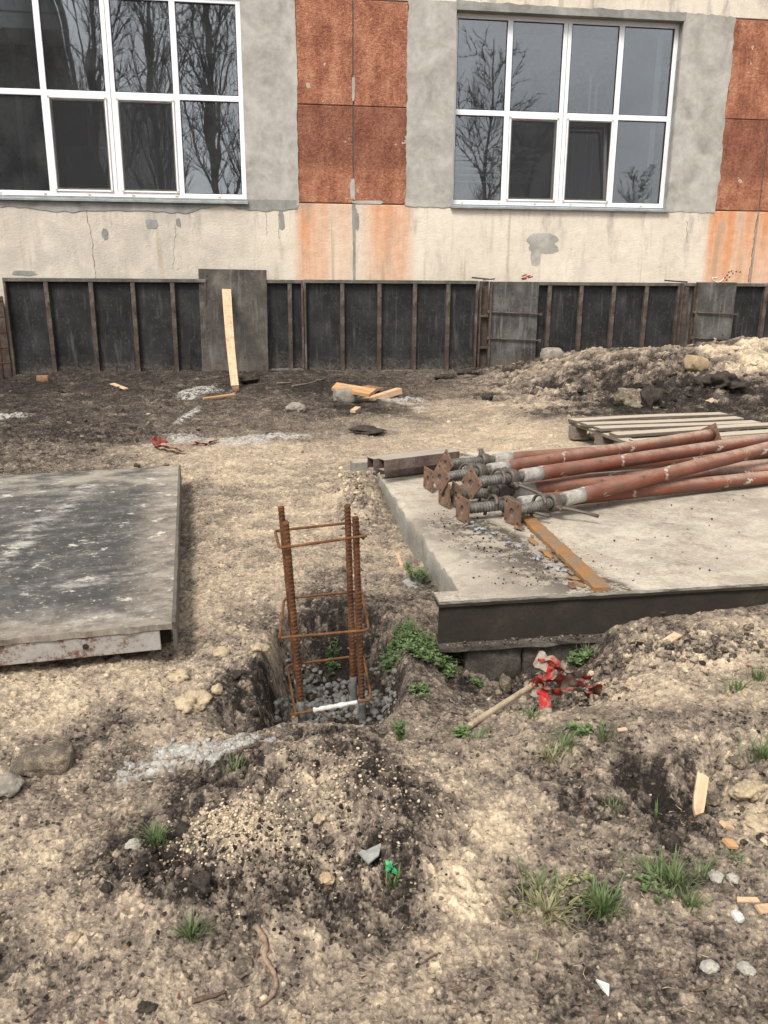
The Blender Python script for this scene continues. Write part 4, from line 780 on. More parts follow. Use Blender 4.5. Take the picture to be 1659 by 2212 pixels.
def board(label, s0, s1, z0, z1, mat, y, lean=0.0, tilt=0.0, ties=(), lip=False):
    mid = (s0 + s1) / 2; w = (s1 - s0) / 2
    t = thing('plywood_board', label, 'board', WL(mid, y, z0), (lean, tilt, WALL_A), FG); H_ = z1 - z0
    MB().cbox(-w, w, -0.010, 0.010, 0, H_, 0.003).build('sheet', M[mat], t)
    r = random.Random(int(mid * 50))
    for i in range(6):
        hx, hz = r.uniform(-0.8, 0.8) * w, r.uniform(0.1, 0.95) * H_
        MB().tube([(hx, -0.0112, hz), (hx, -0.009, hz)], 0.010, 10).build('tie_hole', M['gasket'], t)
    for z in ties:
        tb = MB(); tb.tube([(-w - 0.07, -0.03, z + 0.012), (w + 0.06, -0.035, z - 0.022)], 0.010, 8); tb.build('tie_bar', M['rib'], t)
        for x, zz in ((-w - 0.045, z + 0.011), (w + 0.035, z - 0.021)): MB().cbox(x - 0.016, x + 0.016, -0.055, -0.018, zz - 0.020, zz + 0.020, 0.004).build('wing_nut', M['rib'], t)
    if lip: MB().cbox(-w - 0.02, w + 0.01, -0.05, -0.012, -0.028, -0.002, 0.003).build('bottom_rail', M['rib'], t)
    for x in ((-w - 0.022,) if ties else ()): MB().cbox(x - 0.012, x + 0.012, -0.05, 0.03, 0, H_, 0.003).build('edge_rail', M['rib'], t)
    return t
board('tall worn grey plywood board behind the leaning fresh plank', -2.405, -1.545, 0.0, 1.315, 'ply', -0.185, math.radians(-1.5), math.radians(0.6), lip=True)
board('streaked grey plywood board with two tie bars in the middle, above the mound stone', 1.46, 2.105, 0.03, 1.185, 'ply2', -0.16, 0, 0, (0.75, 0.40), lip=True)
board('streaked grey plywood board with two tie bars near the right end', 4.40, 4.955, 0.12, 1.195, 'ply2', -0.16, 0, 0, (0.66, 0.31))
def post(label, s, y, z0, z1, shelves):
    t = thing('steel_post', label, 'post', WL(s, y, z0), (0, 0, WALL_A)); H_ = z1 - z0
    m_ = MB(); m_.box(-0.065, -0.052, -0.045, 0.045, 0, H_); m_.box(-0.0525, 0.065, 0.030, 0.043, 0.001, H_ - 0.001); m_.build('channel', M['rib'], t)
    for z in shelves: MB().cbox(-0.052, 0.085, -0.04, 0.03, z, z + 0.03, 0.003).build('bracket', M['rib'], t)
    return t
post('rusty steel channel post with two brackets between dark formwork and the streaked board', 1.36, -0.14, 0.0, 1.19, (0.30, 0.72))
post('rusty steel post at the right end of the formwork below the right window', 4.205, -0.17, 0.1, 1.18, ())
def twig(name, pts, r, label, cat='stick', mat='wood_dark', n=6):
    o = MB().tube(pts, r, n).build(name, M[mat], None, True); return tag(o, label, cat)
twig('tie_rod', [WL(1.18, -0.13, 1.235), WL(1.42, -0.11, 1.215)], 0.011, 'short rusty rod lying on the formwork top left of the streaked board', 'rod', 'rib')
twig('tie_rod', [WL(1.33, -0.15, 1.205), WL(1.50, -0.12, 1.22)], 0.009, 'shorter rusty rod crossing another on the middle formwork top', 'rod', 'rib')
twig('tie_rod', [WL(3.90, -0.14, 1.215), WL(4.24, -0.13, 1.195)], 0.010, 'rusty rod lying on the formwork top near the right end', 'rod', 'rib')
rb = MB(); r_ = random.Random(4)
for i in range(5):
    a = r_.uniform(0, 3); rb.cbox(-0.032, 0.032, -0.02, 0.02, -0.007, 0.007, 0.005, 2, Matrix.Translation((r_.uniform(-0.06, 0.06), 0, 0.015 + 0.012 * i)) @ Matrix.Rotation(a, 4, 'Z') @ Matrix.Rotation(r_.uniform(-0.6, 0.6), 4, 'Y'))
tag(rb.build('rag', M['rag'], None, True, WL(1.95, -0.14, 1.205)), 'small crumpled red rag on top of the streaked board', 'rag')
# mesh of bars standing at the left end
t = thing('bar_mesh', 'rusty bar mesh standing at the left edge beside the longest panel', 'bar mesh', WL(-5.05, -0.25, 0.0), (0.05, 0, WALL_A))
for i in range(5): MB().tube([(-0.75, 0, 0.12 + 0.19 * i), (0.29, 0, 0.16 + 0.19 * i)], 0.010, 6).build('bar', M['rust_bar'], t, True)
for i in range(6): MB().tube([(-0.72 + 0.18 * i, 0.012, -0.1), (-0.70 + 0.18 * i, 0.012, 0.98)], 0.009, 6).build('bar', M['rust_bar'], t, True)

# ---------------------------------------------------------------- concrete slab with steel edge beam
slab = thing('concrete_slab', 'dusty pale concrete slab with a steel edge beam, carrying the props', 'slab', (*SLAB_O, 0), (0, 0, SLAB_A))
def slab_concrete():
    NX, NY, ND = 170, 130, 12
    xs = 0.105 + 3.3 * np.linspace(0, 1, NX) ** 1.35; t = np.linspace(0, 1, NY)
    X = np.repeat(xs[None, :], NY, 0); Y = 0.03 + t[:, None] * (2.30 + 0.135 * xs[None, :] - 0.03)
    e = 0.020 * fbm(Y * 4, Y * 0 + 1, 5, 5, 0.7)
    X = X + e * np.exp(-(X - 0.105) / 0.05)
    Z = 0.126 + 0.006 * fbm(X * 5, Y * 5, 15, 4, 0.6) - 0.016 * np.exp(-(X - 0.105) / 0.016) * (1 + fbm(X * 0, Y * 22, 8, 2))
    Z = np.where(Y < 0.06, np.minimum(Z, 0.1205), Z)
    v = [tuple(q) for q in np.stack([X, Y, Z], -1).reshape(-1, 3)]; f = []
    for j in range(NY - 1):
        for i in range(NX - 1): a = j * NX + i; f.append((a, a + 1, a + NX + 1, a + NX))
    o = len(v)
    for k in range(1, ND + 1):
        d = 0.40 * k / ND
        for j in range(NY):
            x0, y0, z0 = X[j, 0], Y[j, 0], Z[j, 0]
            n = float(fbm(np.array([y0 * 9]), np.array([d * 9.0]), 77, 4, 0.65)[0])
            v.append((x0 - 0.006 + 0.013 * n, y0, z0 - d))
    for k in range(ND):
        for j in range(NY - 1):
            a = (j * NX) if k == 0 else o + (k - 1) * NY + j; b = ((j + 1) * NX) if k == 0 else a + 1; c = o + k * NY + j
            f.append((a, b, c + 1, c))
    m_ = MB(); m_.v = v; m_.f = f
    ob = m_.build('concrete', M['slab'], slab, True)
slab_concrete()
def strip_x(x0, x1, y0, y1, z0, z1, n=90, jit=0.002, seed=1):
    """long box along x with a slightly dented outline"""
    r = random.Random(seed); m_ = MB(); ring = []
    for i in range(n + 1):
        x = x0 + (x1 - x0) * i / n; j = [r.uniform(-jit, jit) for _ in range(4)]
        ring.append([(x, y0 + j[0], z0 + j[1]), (x, y1, z0), (x, y1, z1), (x, y0 + j[2], z1 + j[3] * 0.6)])
    v = [q for rr in ring for q in rr]; f = [(0, 1, 2, 3), (4 * n + 3, 4 * n + 2, 4 * n + 1, 4 * n)]
    for i in range(n):
        for k in range(4): a = 4 * i + k; b = 4 * i + (k + 1) % 4; f.append((a, b, b + 4, a + 4))
    return m_.add(v, f)
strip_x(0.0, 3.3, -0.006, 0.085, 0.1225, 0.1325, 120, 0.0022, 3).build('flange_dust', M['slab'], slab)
strip_x(-0.002, 3.3, -0.008, 0.060, 0.112, 0.1222, 60, 0.0012, 4).build('top_flange', M['web'], slab)
strip_x(0.002, 3.3, 0.004, 0.014, -0.030, 0.1118, 40, 0.0015, 5).build('web', M['web'], slab)
strip_x(0.0, 3.3, -0.034, 0.044, -0.048, -0.0305, 60, 0.004, 6).build('ledge', M['block'], slab)
MB().box(0.03, 3.3, 0.0145, 0.10, -0.0295, 0.11).build('infill', M['block'], slab)
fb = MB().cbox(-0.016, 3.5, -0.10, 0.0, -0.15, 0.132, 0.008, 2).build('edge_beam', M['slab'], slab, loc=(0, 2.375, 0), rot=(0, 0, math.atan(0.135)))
def lump_box(x0, x1, y0, y1, z0, z1, seed, amp=0.012):
    bm = bmesh.new(); bmesh.ops.create_cube(bm, size=1); bmesh.ops.subdivide_edges(bm, edges=bm.edges[:], cuts=9, use_grid_fill=True)
    r = random.Random(seed); off = r.uniform(0, 50)
    from mathutils import noise as mn
    for q in bm.verts:
        c = q.co; l = max(abs(c.x), abs(c.y), abs(c.z)); rnd = c.normalized() * 0.72
        w = 0.10; c = c * (1 - w) + rnd * w
        p = Vector((x0 + (c.x + 0.5) * (x1 - x0), y0 + (c.y + 0.5) * (y1 - y0), z0 + (c.z + 0.5) * (z1 - z0)))
        n = mn.noise_vector(p * 14 + Vector((off, 0, 0))) * amp + mn.noise_vector(p * 45 + Vector((off, 9, 0))) * amp * 0.5
        q.co = p + n
    m_ = MB(); bm.verts.index_update(); m_.add([q.co for q in bm.verts], [[q.index for q in f.verts] for f in bm.faces]); bm.free(); return m_
lump_box(0.10, 0.305, -0.012, 0.25, -0.190, -0.050, 1).build('foundation_block', M['block'], slab, True)
lump_box(0.315, 0.68, -0.008, 0.25, -0.180, -0.048, 2).build('foundation_block', M['block'], slab, True)
lump_box(0.69, 1.2, 0.0, 0.25, -0.190, -0.05, 3).build('foundation_block', M['block'], slab, True)

# ---------------------------------------------------------------- formwork board lying on the left
deck = thing('formwork_board', 'big scuffed dark plywood formwork board with steel frame lying flat on the left', 'formwork panel', (-0.677, 2.500, 0.118), (0, math.radians(-0.9), math.radians(13.0)))
def deck_sheet():
    NX, NY = 40, 70; m_ = MB(); r = random.Random(3)
    for k, zz in ((0, 0.0), (1, -0.020)):
        for j in range(NY + 1):
            for i in range(NX + 1):
                x = -1.35 + 1.338 * i / NX; y = 2.42 * j / NY
                if j == 0: y += 0.004 * math.sin(i * 1.7) + r.uniform(-0.003, 0.003)
                m_.v.append((x, y, zz + (0.004 * math.sin(x * 4) * math.sin(y * 2.5) if k == 0 else 0)))
    W_ = NX + 1; B = (NY + 1) * W_
    for j in range(NY):
        for i in range(NX):
            a = j * W_ + i; m_.f.append((a, a + 1, a + W_ + 1, a + W_)); m_.f.append((B + a, B + a + W_, B + a + W_ + 1, B + a + 1))
    for i in range(NX): m_.f.append((i, B + i, B + i + 1, i + 1)); a = NY * W_ + i; m_.f.append((a, a + 1, B + a + 1, B + a))
    for j in range(NY): a = j * W_; m_.f.append((a, a + W_, B + a + W_, B + a)); a += NX; m_.f.append((a, B + a, B + a + W_, a + W_))
    m_.build('sheet', M['deck'], deck)
deck_sheet()
rm = MB(); rm.cbox(-1.36, -0.052, 0.006, 0.011, -0.092, -0.0225, 0.002); rm.box(-1.36, -0.053, 0.011, 0.052, -0.0265, -0.0225); rm.box(-1.36, -0.053, 0.011, 0.052, -0.092, -0.088)
rail = rm.build('front_rail', M['frame_white'], deck)
MB().box(-1.36, -0.02, 0.056, 0.060, -0.092, -0.022).build('rail_back', M['web'], deck)
MB().tube([(-0.285, 0.0055, -0.055), (-0.285, 0.0075, -0.055)], 0.010, 14).build('bolt_hole', M['gasket'], rail)
MB().tube([(-0.80, 0.0055, -0.055), (-0.80, 0.0075, -0.055)], 0.010, 14).build('bolt_hole', M['gasket'], rail)
sr = strip_x(0, 2.43, -0.006, 0.006, -0.092, 0.004, 60, 0.0018, 8); sr.build('side_rail', M['ply2'], deck, rot=(0, 0, math.radians(90)), loc=(-0.006, 0.0, 0))
MB().cbox(-1.36, -0.02, 2.40, 2.43, -0.092, -0.023, 0.002).build('back_rail', M['rail'], deck)

# ---------------------------------------------------------------- steel props piled on the slab
PG = 'steel props piled on the slab'
def make_prop_meshes():
    d = {}
    bm = bmesh.new(); h = 0.071; n = 24; o_ = []; i_ = []
    for zz in (0.0, -0.007):
        oo, ii = [], []
        for k in range(n):
            a = 2 * math.pi * k / n; c, s = math.cos(a), math.sin(a); e = h / max(abs(c), abs(s))
            oo.append(bm.verts.new((zz, c * e, s * e))); ii.append(bm.verts.new((zz, c * 0.024, s * 0.024)))
        o_.append(oo); i_.append(ii)
    for k in range(n):
        j = (k + 1) % n
        bm.faces.new((o_[0][k], o_[0][j], i_[0][j], i_[0][k])); bm.faces.new((o_[1][j], o_[1][k], i_[1][k], i_[1][j]))
        bm.faces.new((o_[0][j], o_[0][k], o_[1][k], o_[1][j])); bm.faces.new((i_[0][k], i_[0][j], i_[1][j], i_[1][k]))
    me = bpy.data.meshes.new('end_plate'); bmesh.ops.recalc_face_normals(bm, faces=bm.faces[:]); bm.to_mesh(me); bm.free(); me.materials.append(M['plate']); d['plate'] = me
    m_ = MB(); m_.tube([(-0.0085, 0, 0), (-0.006, 0, 0)], 0.006, 8); d['hole'] = m_.mesh('bolt_hole', M['gasket'])
    prof = [(0.0, 0.029)]; x = 0.004
    while x < 0.335: prof += [(x, 0.0245), (x + 0.0045, 0.0315), (x + 0.0085, 0.0315), (x + 0.013, 0.0245)]; x += 0.0155
    d['thread'] = MB().lathe_x(prof, 20, True).mesh('threaded_screw', M['thread'])
    d['sleeve'] = MB().lathe_x([(0.30, 0.036), (0.30, 0.0415), (0.345, 0.043), (0.349, 0.041), (0.353, 0.043), (0.372, 0.043), (0.42, 0.0435)], 24, True).mesh('sleeve', M['zinc'], True)
    pr = [(0.418, 0.0455)] + [(0.5 + 0.1 * i, 0.0455 + 0.0006 * math.sin(i * 2.1)) for i in range(24)]
    d['tube'] = MB().lathe_x(pr, 28, True).mesh('tube', M['prop'], True)
    m_ = MB(); m_.lathe_x([(0.215, 0.036), (0.215, 0.050), (0.224, 0.054), (0.244, 0.054), (0.252, 0.048), (0.262, 0.046), (0.262, 0.036)], 24, False)
    for s in (-1, 1): m_.cbox(0.217, 0.249, s * 0.050 - 0.018, s * 0.050 + 0.018, -0.014, 0.014, 0.006, 2); m_.cbox(0.220, 0.246, s * 0.072 - 0.016, s * 0.072 + 0.016, -0.011, 0.011, 0.006, 2)
    d['collar'] = m_.mesh('collar_nut', M['handle'], True)
    d['bar'] = MB().tube([(0.233, 0.066, 0.0), (0.240, 0.085, -0.012), (0.262, 0.115, -0.018), (0.310, 0.180, -0.022), (0.345, 0.235, -0.026)], [0.011, 0.010, 0.0095, 0.0095, 0.0105], 10).mesh('handle', M['handle'], True)
    lp = [(0.150, -0.055, 0.0)] + [(0.150 + 0.012 * math.sin(a), 0.062 * math.sin(a - 1.57), 0.062 * math.cos(a - 1.57)) for a in np.linspace(0.2, 3.3, 14)] + [(0.135, 0.064, -0.045)]
    d['bail'] = MB().tube(lp, 0.0085, 10).mesh('locking_pin', M['handle'], True)
    for k in d:
        for v in d[k].vertices: v.co.y *= 0.80; v.co.z *= 0.80
    return d
PM = make_prop_meshes()
def prop(label, A, B, roll, hroll, bail=True, end=None, dust=None):
    A, B = Vector(A), Vector(B); q = (B - A).to_track_quat('X', 'Z'); L = (B - A).length
    t = thing('steel_prop', label, 'steel prop', A, q.to_euler(), PG)
    pl = link('end_plate', PM['plate'], t, None, (roll, 0, 0))
    for sy in (-1, 1):
        for sz in (-1, 1): link('bolt_hole', PM['hole'], pl, (0, sy * 0.042, sz * 0.042))
    link('threaded_screw', PM['thread'], t); link('sleeve', PM['sleeve'], t)
    c = link('collar_nut', PM['collar'], t, None, (hroll, 0, 0)); link('handle', PM['bar'], c)
    if bail: link('locking_pin', PM['bail'], t, None, (0.25 if roll > 0.3 else -0.35, 0, 0))
    tb = link('tube', PM['tube'], t)
    if end:
        tb.scale = ((end - 0.418) / (2.8 - 0.418), 1, 1); tb.location.x = 0.418 - 0.418 * tb.scale[0]
        link('end_plate', PM['plate'], t, (end, 0, 0), (roll + 0.4, 0, 0))
    return t
prop('nearest steel prop crossing over the others, its handle hanging over the rusty strip', (0.585, 3.608, 0.192), (2.126, 4.518, 0.315), 0.06, 3.50)
prop('lowest steel prop on the slab, second plate from the front', (0.364, 3.657, 0.190), (2.101, 4.420, 0.172), 0.04, 3.35)
prop('upper steel prop with a diamond tilted plate, nearer one of the top pair', (0.415, 3.798, 0.278), (2.308, 4.920, 0.290), 0.72, 3.7)
prop('upper steel prop with a diamond tilted plate and far end plate showing', (0.278, 3.942, 0.270), (2.382, 5.270, 0.300), 0.66, 3.6, True, 2.05)
prop('paler dusty steel prop at the back beside the square tubes', (0.345, 4.478, 0.225), (2.569, 5.478, 0.190), 0.75, 4.2, False)
prop('steel prop with the leftmost square plate of the pile', (0.237, 4.247, 0.190), (2.402, 5.098, 0.172), 0.03, 4.0, False)
prop('steel prop lying under the top pair, plate half hidden behind the diamond plate', (0.298, 3.936, 0.190), (2.232, 4.716, 0.175), -0.05, 3.5, False)
prop('steel prop in the middle of the bottom layer, plate behind the second front plate', (0.356, 3.902, 0.192), (2.151, 4.536, 0.185), 0.10, 3.6)

# square steel tubes on the slab
def sqtube(label, A, B, w, roll=0.0):
    A, B = Vector(A), Vector(B); q = (B - A).to_track_quat('X', 'Z'); L = (B - A).length
    t = thing('square_tube', label, 'steel tube', A, q.to_euler(), 'square tubes on the far slab corner'); h = w / 2; th = 0.005
    m_ = MB(); m_.cbox(0, L, -h, h, h - th, h, 0.0015); m_.cbox(0, L, -h, h, -h, -h + th, 0.0015); m_.box(0.001, L - .001, -h, -h + th, -h + th, h - th); m_.box(0.001, L - .001, h - th, h, -h + th, h - th)
    m_.build('walls', M['tube_in'], t); MB().box(0.12, 0.13, -h + th, h - th, -h + th, h - th).build('shade_plug', M['gasket'], t); MB().box(L - 0.13, L - 0.12, -h + th, h - th, -h + th, h - th).build('shade_plug', M['gasket'], t)  # black plates inside both ends stand in for the shade of the hollow
    return t
sqtube('square steel tube on top of the pair at the far slab corner', (-0.016, 4.400, 0.232), (0.413, 4.660, 0.232), 0.062)
sqtube('square steel tube under the other at the far slab corner', (-0.011, 4.536, 0.165), (0.435, 4.769, 0.165), 0.062)
sqtube('square steel tube lying farthest back at the far slab corner, open end dark', (-0.081, 4.695, 0.172), (0.382, 4.988, 0.172), 0.070)

# flaking flat bar on the slab
def flat_bar():
    t = thing('rusty_flat_bar', 'flaking orange rusty flat steel bar on the slab below the props', 'steel bar', (0.660, 3.715, 0.131))
    B = Vector((0.781, 2.776, 0.131)); A = Vector(t.location); d = (B - A); L = d.length; t.rotation_euler = (0, 0, math.atan2(d.y, d.x))
    r = random.Random(9); n = 60; m_ = MB()
    for i in range(n + 1):
        x = L * i / n; wl, wr = 0.034 + r.uniform(-0.002, 0.002), 0.034 + r.uniform(-0.006, 0.003)
        z = 0.016 + 0.002 * math.sin(i * 0.7)
        m_.v += [(x, -wr, 0.0), (x, -wr, z + r.uniform(-.002, .002)), (x, -wr * 0.4, z + r.uniform(0, .003)), (x, wl * 0.4, z + r.uniform(0, .003)), (x, wl, z + r.uniform(-.002, .002)), (x, wl, 0.0)]
    for i in range(n):
        for k in range(5): a = 6 * i + k; m_.f.append((a, a + 1, a + 7, a + 6))
    m_.f += [tuple(range(6)), tuple(6 * n + k for k in reversed(range(6)))]
    m_.build('bar', M['flat_rust'], t)
    for i in range(26):
        x = r.uniform(0.0, L * 0.97); y = -0.043 - abs(r.gauss(0, 0.022)); s = r.uniform(0.008, 0.028)
        q = Matrix.Translation((x, y, 0.004)) @ Matrix.Rotation(r.uniform(-0.3, 0.3), 4, 'Z') @ Matrix.Rotation(r.uniform(-0.25, 0.25), 4, 'Y')
        MB().add([q @ Vector(v) for v in ((-s * 1.6, -s * .4, 0), (s * .2, -s * .6, .001), (s * 1.5, -s * .1, 0), (s * .9, s * .5, .002), (-s * .8, s * .4, 0), (-s * 1.2, -s * .3, .004), (s * .3, -s * .4, .005), (s * 1.2, 0, .004), (s * .7, s * .4, .006), (-s * .6, s * .3, .005))],
                 [(5, 6, 7, 8, 9), (0, 1, 6, 5), (1, 2, 7, 6), (2, 3, 8, 7), (3, 4, 9, 8), (4, 0, 5, 9)]).build('rust_flake', M['flat_rust' if i % 3 else 'plate'], t)
flat_bar()

# ---------------------------------------------------------------- pallet
pal = thing('wooden_pallet', 'weathered wooden pallet lying behind the steel props', 'pallet', (1.365, 6.11, 0.070), (0, 0, math.radians(17.0)))
def plank(x0, x1, y0, y1, z0, z1, seed, warp=0.006, n=14):
    r = random.Random(seed); m_ = MB(); e0, e1 = r.uniform(-0.012, 0.012), r.uniform(-0.012, 0.012); ph = r.uniform(0, 6)
    for i in range(n + 1):
        x = x0 + (x1 - x0) * i / n; w = warp * math.sin(ph + 3.2 * i / n); j = r.uniform(-0.002, 0.002); c = 0.002
        for (yy, zz, dx) in ((y0, z0 + c, e0), (y0, z1 - c, e0), (y0 + c, z1, e0), (y1 - c, z1, e1), (y1, z1 - c, e1), (y1, z0 + c, e1)):
            m_.v.append((x + (dx if i in (0, n) else 0), yy + j + w * 0.5, zz + w))
    for i in range(n):
        for k in range(6): a = 6 * i + k; b = 6 * i + (k + 1) % 6; m_.f.append((a, b, b + 6, a + 6))
    m_.f += [tuple(range(6)), tuple(6 * n + k for k in reversed(range(6)))]
    return m_
LP = 1.33
for i in range(5):
    y = -0.005 - 0.182 * i
    tilt = 0.02 if i == 4 else 0
    plank(0.0 + (0.03 if i == 4 else 0.0), LP, y - 0.105, y, 0.123, 0.145, 30 + i).build('top_board', M['wood_grey'], pal, rot=(tilt, 0, 0.012 * (i == 4)))
for x in (0.005, LP / 2 - 0.05, LP - 0.105):
    mt = plank(0, 0.86, -0.10, 0.0, 0.099, 0.1215, int(x * 90) + 3).build('stringer_board', M['wood_grey'], pal, loc=(x + 0.10, 0, 0), rot=(0, 0, math.radians(-90)))
    for y in (-0.10, -0.47, -0.85):
        MB().cbox(x, x + 0.10, y, y + 0.10, 0.020, 0.0985, 0.003).build('block', M['wood_dark'], pal)
for y in (-0.10, -0.47, -0.85):
    plank(0.0, LP, y, y + 0.10, 0.0, 0.0195, int(-y * 80)).build('bottom_board', M['wood_dark'], pal)

# ---------------------------------------------------------------- rebar cage in the pit
cage = thing('rebar_cage', 'rusty rebar cage of four ribbed bars and three ties standing in the dug pit', 'rebar cage', (-0.165, 2.56, -0.26))
CO = Vector((-0.165, 2.56, -0.26))
def rebar(A, B, r, rib=0.0022, pitch=0.0135, n=22, step=0.0021):
    A, B = Vector(A), Vector(B); d = B - A; L = d.length; t = d.normalized(); nr = t.orthogonal().normalized(); bi = t.cross(nr)
    ns = int(L / step); zz = np.linspace(0, L, ns + 1)[:, None]; th = (np.arange(n) * 2 * np.pi / n)[None, :]
    side = np.where(np.sin(th) > 0, 1.0, -1.0)
    ph = zz / pitch + side * th / (2 * np.pi) * 1.6 + (side > 0) * 0.37
    fr = np.abs((ph % 1.0) - 0.5) * 2
    cres = np.clip(np.abs(np.sin(th)) * 1.5, 0, 1)
    R = r + rib * cres * np.clip(1 - fr * 2.2, 0, 1) + 0.0013 * (np.abs(np.sin(th)) < 0.16)
    R = R + zz * 0
    P = np.array(A)[None, None, :] + zz[:, :, None] * np.array(t)[None, None, :] + R[:, :, None] * (np.cos(th)[:, :, None] * np.array(nr) + np.sin(th)[:, :, None] * np.array(bi))
    m_ = MB(); m_.v = [tuple(q) for q in P.reshape(-1, 3)]
    for i in range(ns):
        for k in range(n): a = i * n + k; b = i * n + (k + 1) % n; m_.f.append((a, b, b + n, a + n))
    m_.f += [tuple(reversed(range(n))), tuple(ns * n + k for k in range(n))]; return m_
def L_(p): return Vector(p) - CO
BARS = [((-0.265, 2.478, -0.29), (-0.303, 2.450, 0.478)), ((-0.066, 2.505, -0.29), (-0.088, 2.450, 0.496)), ((-0.292, 2.635, -0.29), (-0.337, 2.610, 0.484)), ((-0.102, 2.66, -0.29), (-0.120, 2.610, 0.491))]
for a, b in BARS:
    br = rebar(L_(a), L_(b), 0.0098).build('bar', M['rust_bar'], cage, True)
    a_, b_ = L_(a), L_(b); u_ = (b_ - a_).normalized()
    cr = random.Random(int(b_.x * 900)); pts = [a_ + u_ * (0.02 + 0.018 * i) for i in range(8)]
    MB().tube(pts, [0.0135 + cr.uniform(-0.0015, 0.0015) for _ in pts[:-1]] + [0.0118], 12).build('cement_coat', M['gravel'], br, True)
def bend(pts, rr=0.018):
    out = [Vector(pts[0])]
    for i in range(1, len(pts) - 1):
        p, a, b = Vector(pts[i]), Vector(pts[i - 1]), Vector(pts[i + 1]); da, db = (a - p).normalized(), (b - p).normalized()
        for t in (0, 0.25, 0.5, 0.75, 1): out.append((p + da * rr) * (1 - t) ** 2 + p * 2 * t * (1 - t) + (p + db * rr) * t * t)
    out.append(Vector(pts[-1])); return out
def dense(pts, step=0.0045):
    out = []
    for a, b in zip(pts[:-1], pts[1:]):
        n = max(1, int((b - a).length / step)); out += [a + (b - a) * (i / n) for i in range(n)]
    return out + [pts[-1]]
def stirrup(pts):
    p = dense(bend([L_(q) for q in pts])); MB().tube(p, [0.0041 + 0.0006 * (i % 2) for i in range(len(p))], 10).build('tie', M['stirrup'], cage, True)
stirrup([(-0.051, 2.425, 0.444), (-0.321, 2.425, 0.402), (-0.361, 2.625, 0.396), (-0.111, 2.632, 0.424), (-0.063, 2.425, 0.435)])
stirrup([(-0.325, 2.428, 0.101), (-0.045, 2.430, 0.129), (-0.075, 2.660, 0.173), (-0.339, 2.645, 0.148), (-0.330, 2.430, 0.098)])
stirrup([(-0.303, 2.435, -0.176), (-0.036, 2.455, -0.129), (-0.070, 2.690, -0.082), (-0.338, 2.660, -0.109), (-0.283, 2.430, -0.176)])
cp = dense([Vector(L_((-0.227, 2.437, -0.160))), Vector(L_((-0.083, 2.451, -0.137)))], 0.006); cr = random.Random(2)
MB().tube(cp, [0.0075 + cr.uniform(-0.0015, 0.0025) for _ in cp], 10).build('cement_crust', M['white_cem'], cage, True)

# ---------------------------------------------------------------- stones and clods
from mathutils import noise as mnoise
def rock(name, label, cat, p, size, mat, seed, flat=0.65, rough=0.32, sub=4, sink=0.25, rot=None, facet=0.0, group=None, squash=None):
    bm = bmesh.new(); bmesh.ops.create_icosphere(bm, subdivisions=sub, radius=1.0); r = random.Random(seed); off = Vector((r.uniform(0, 90), r.uniform(0, 90), 0))
    for q in bm.verts:
        c = q.co.copy(); n = mnoise.noise(c * 1.1 + off) * rough * 1.2 + mnoise.noise(c * 2.6 + off) * rough * 0.7 + mnoise.noise(c * 6 + off) * max(rough, 0.25) * 0.4 + mnoise.noise(c * 14 + off) * 0.06
        c = c * (1 + n)
        if facet:
            for ax, sg in ((0, 1), (0, -1), (1, 1), (1, -1), (2, 1)):
                if c[ax] * sg > facet: c[ax] = sg * (facet + (c[ax] * sg - facet) * 0.18)
        q.co = Vector((c.x * size[0], c.y * size[1], c.z * size[2]))
    bm.verts.index_update(); m_ = MB(); m_.add([q.co for q in bm.verts], [[q.index for q in f.verts] for f in bm.faces]); bm.free()
    z = gz(p[0], p[1]) + size[2] * (1 - sink * 2) if len(p) < 3 or p[2] is None else p[2]
    o = m_.build(name, M[mat], None, True, (p[0], p[1], z), rot or (0, 0, r.uniform(0, 6))); return tag(o, label, cat, group)
def XY(p): return (p[0], p[1])
rock('stone', 'large rounded stone crusted with clay at the left edge below the dark board', 'stone', XY((-0.867, 1.867, 0.000)), (0.088, 0.062, 0.034), 'clod_mix', 3, rough=0.35, sink=0.28, rot=(0, 0, 0.15), facet=0.8)
rock('stone', 'grey stone half out of the picture at the left edge below the large stone', 'stone', XY((-0.913, 1.757, 0.000)), (0.045, 0.035, 0.022), 'stone_grey', 5)
rock('stone', 'dark grey stone holding up the fresh plank in front of the formwork', 'stone', XY((-0.400, 8.290, -0.000)), (0.14, 0.10, 0.085), 'stone_grey', 8, rough=0.2, facet=0.75, sink=0.1, rot=(0, 0, 0.3))
rock('stone', 'round brown stone left of the propped plank', 'stone', XY((-0.820, 7.645, -0.000)), (0.10, 0.08, 0.055), 'stone_grey', 9, rough=0.2, sink=0.2)
rock('stone', 'squared grey stone on the mound foot below the streaked board', 'stone', XY((2.191, 11.072, 0.161)), (0.17, 0.13, 0.10), 'stone_grey', 12, rough=0.16, facet=0.75, sink=0.15, rot=(0, 0, 0.2))
rock('stone', 'tan squared stone on the clay mound at the right', 'stone', XY((3.324, 8.944, 0.293)), (0.155, 0.11, 0.10), 'stone_tan', 13, rough=0.16, facet=0.72, sink=0.1, rot=(0, 0.2, 0.4))
rock('stone', 'pale lump on the dark slope below the tan stone', 'stone', XY((3.079, 7.795, 0.095)), (0.07, 0.05, 0.045), 'clod_clay', 14)
rock('stone', 'small tan stone topping the mound crest', 'stone', XY((3.865, 12.722, 0.271)), (0.055, 0.05, 0.045), 'stone_tan', 15)
rock('clod', 'big brown clod on the mound foot behind the pallet', 'clod', XY((2.389, 7.795, 0.055)), (0.20, 0.13, 0.12), 'clod_mix', 16, rough=0.5, sink=0.3)
rock('clod', 'black clod beside the big brown one behind the pallet', 'clod', XY((2.463, 7.666, 0.058)), (0.08, 0.08, 0.12), 'clod', 17, rough=0.5)
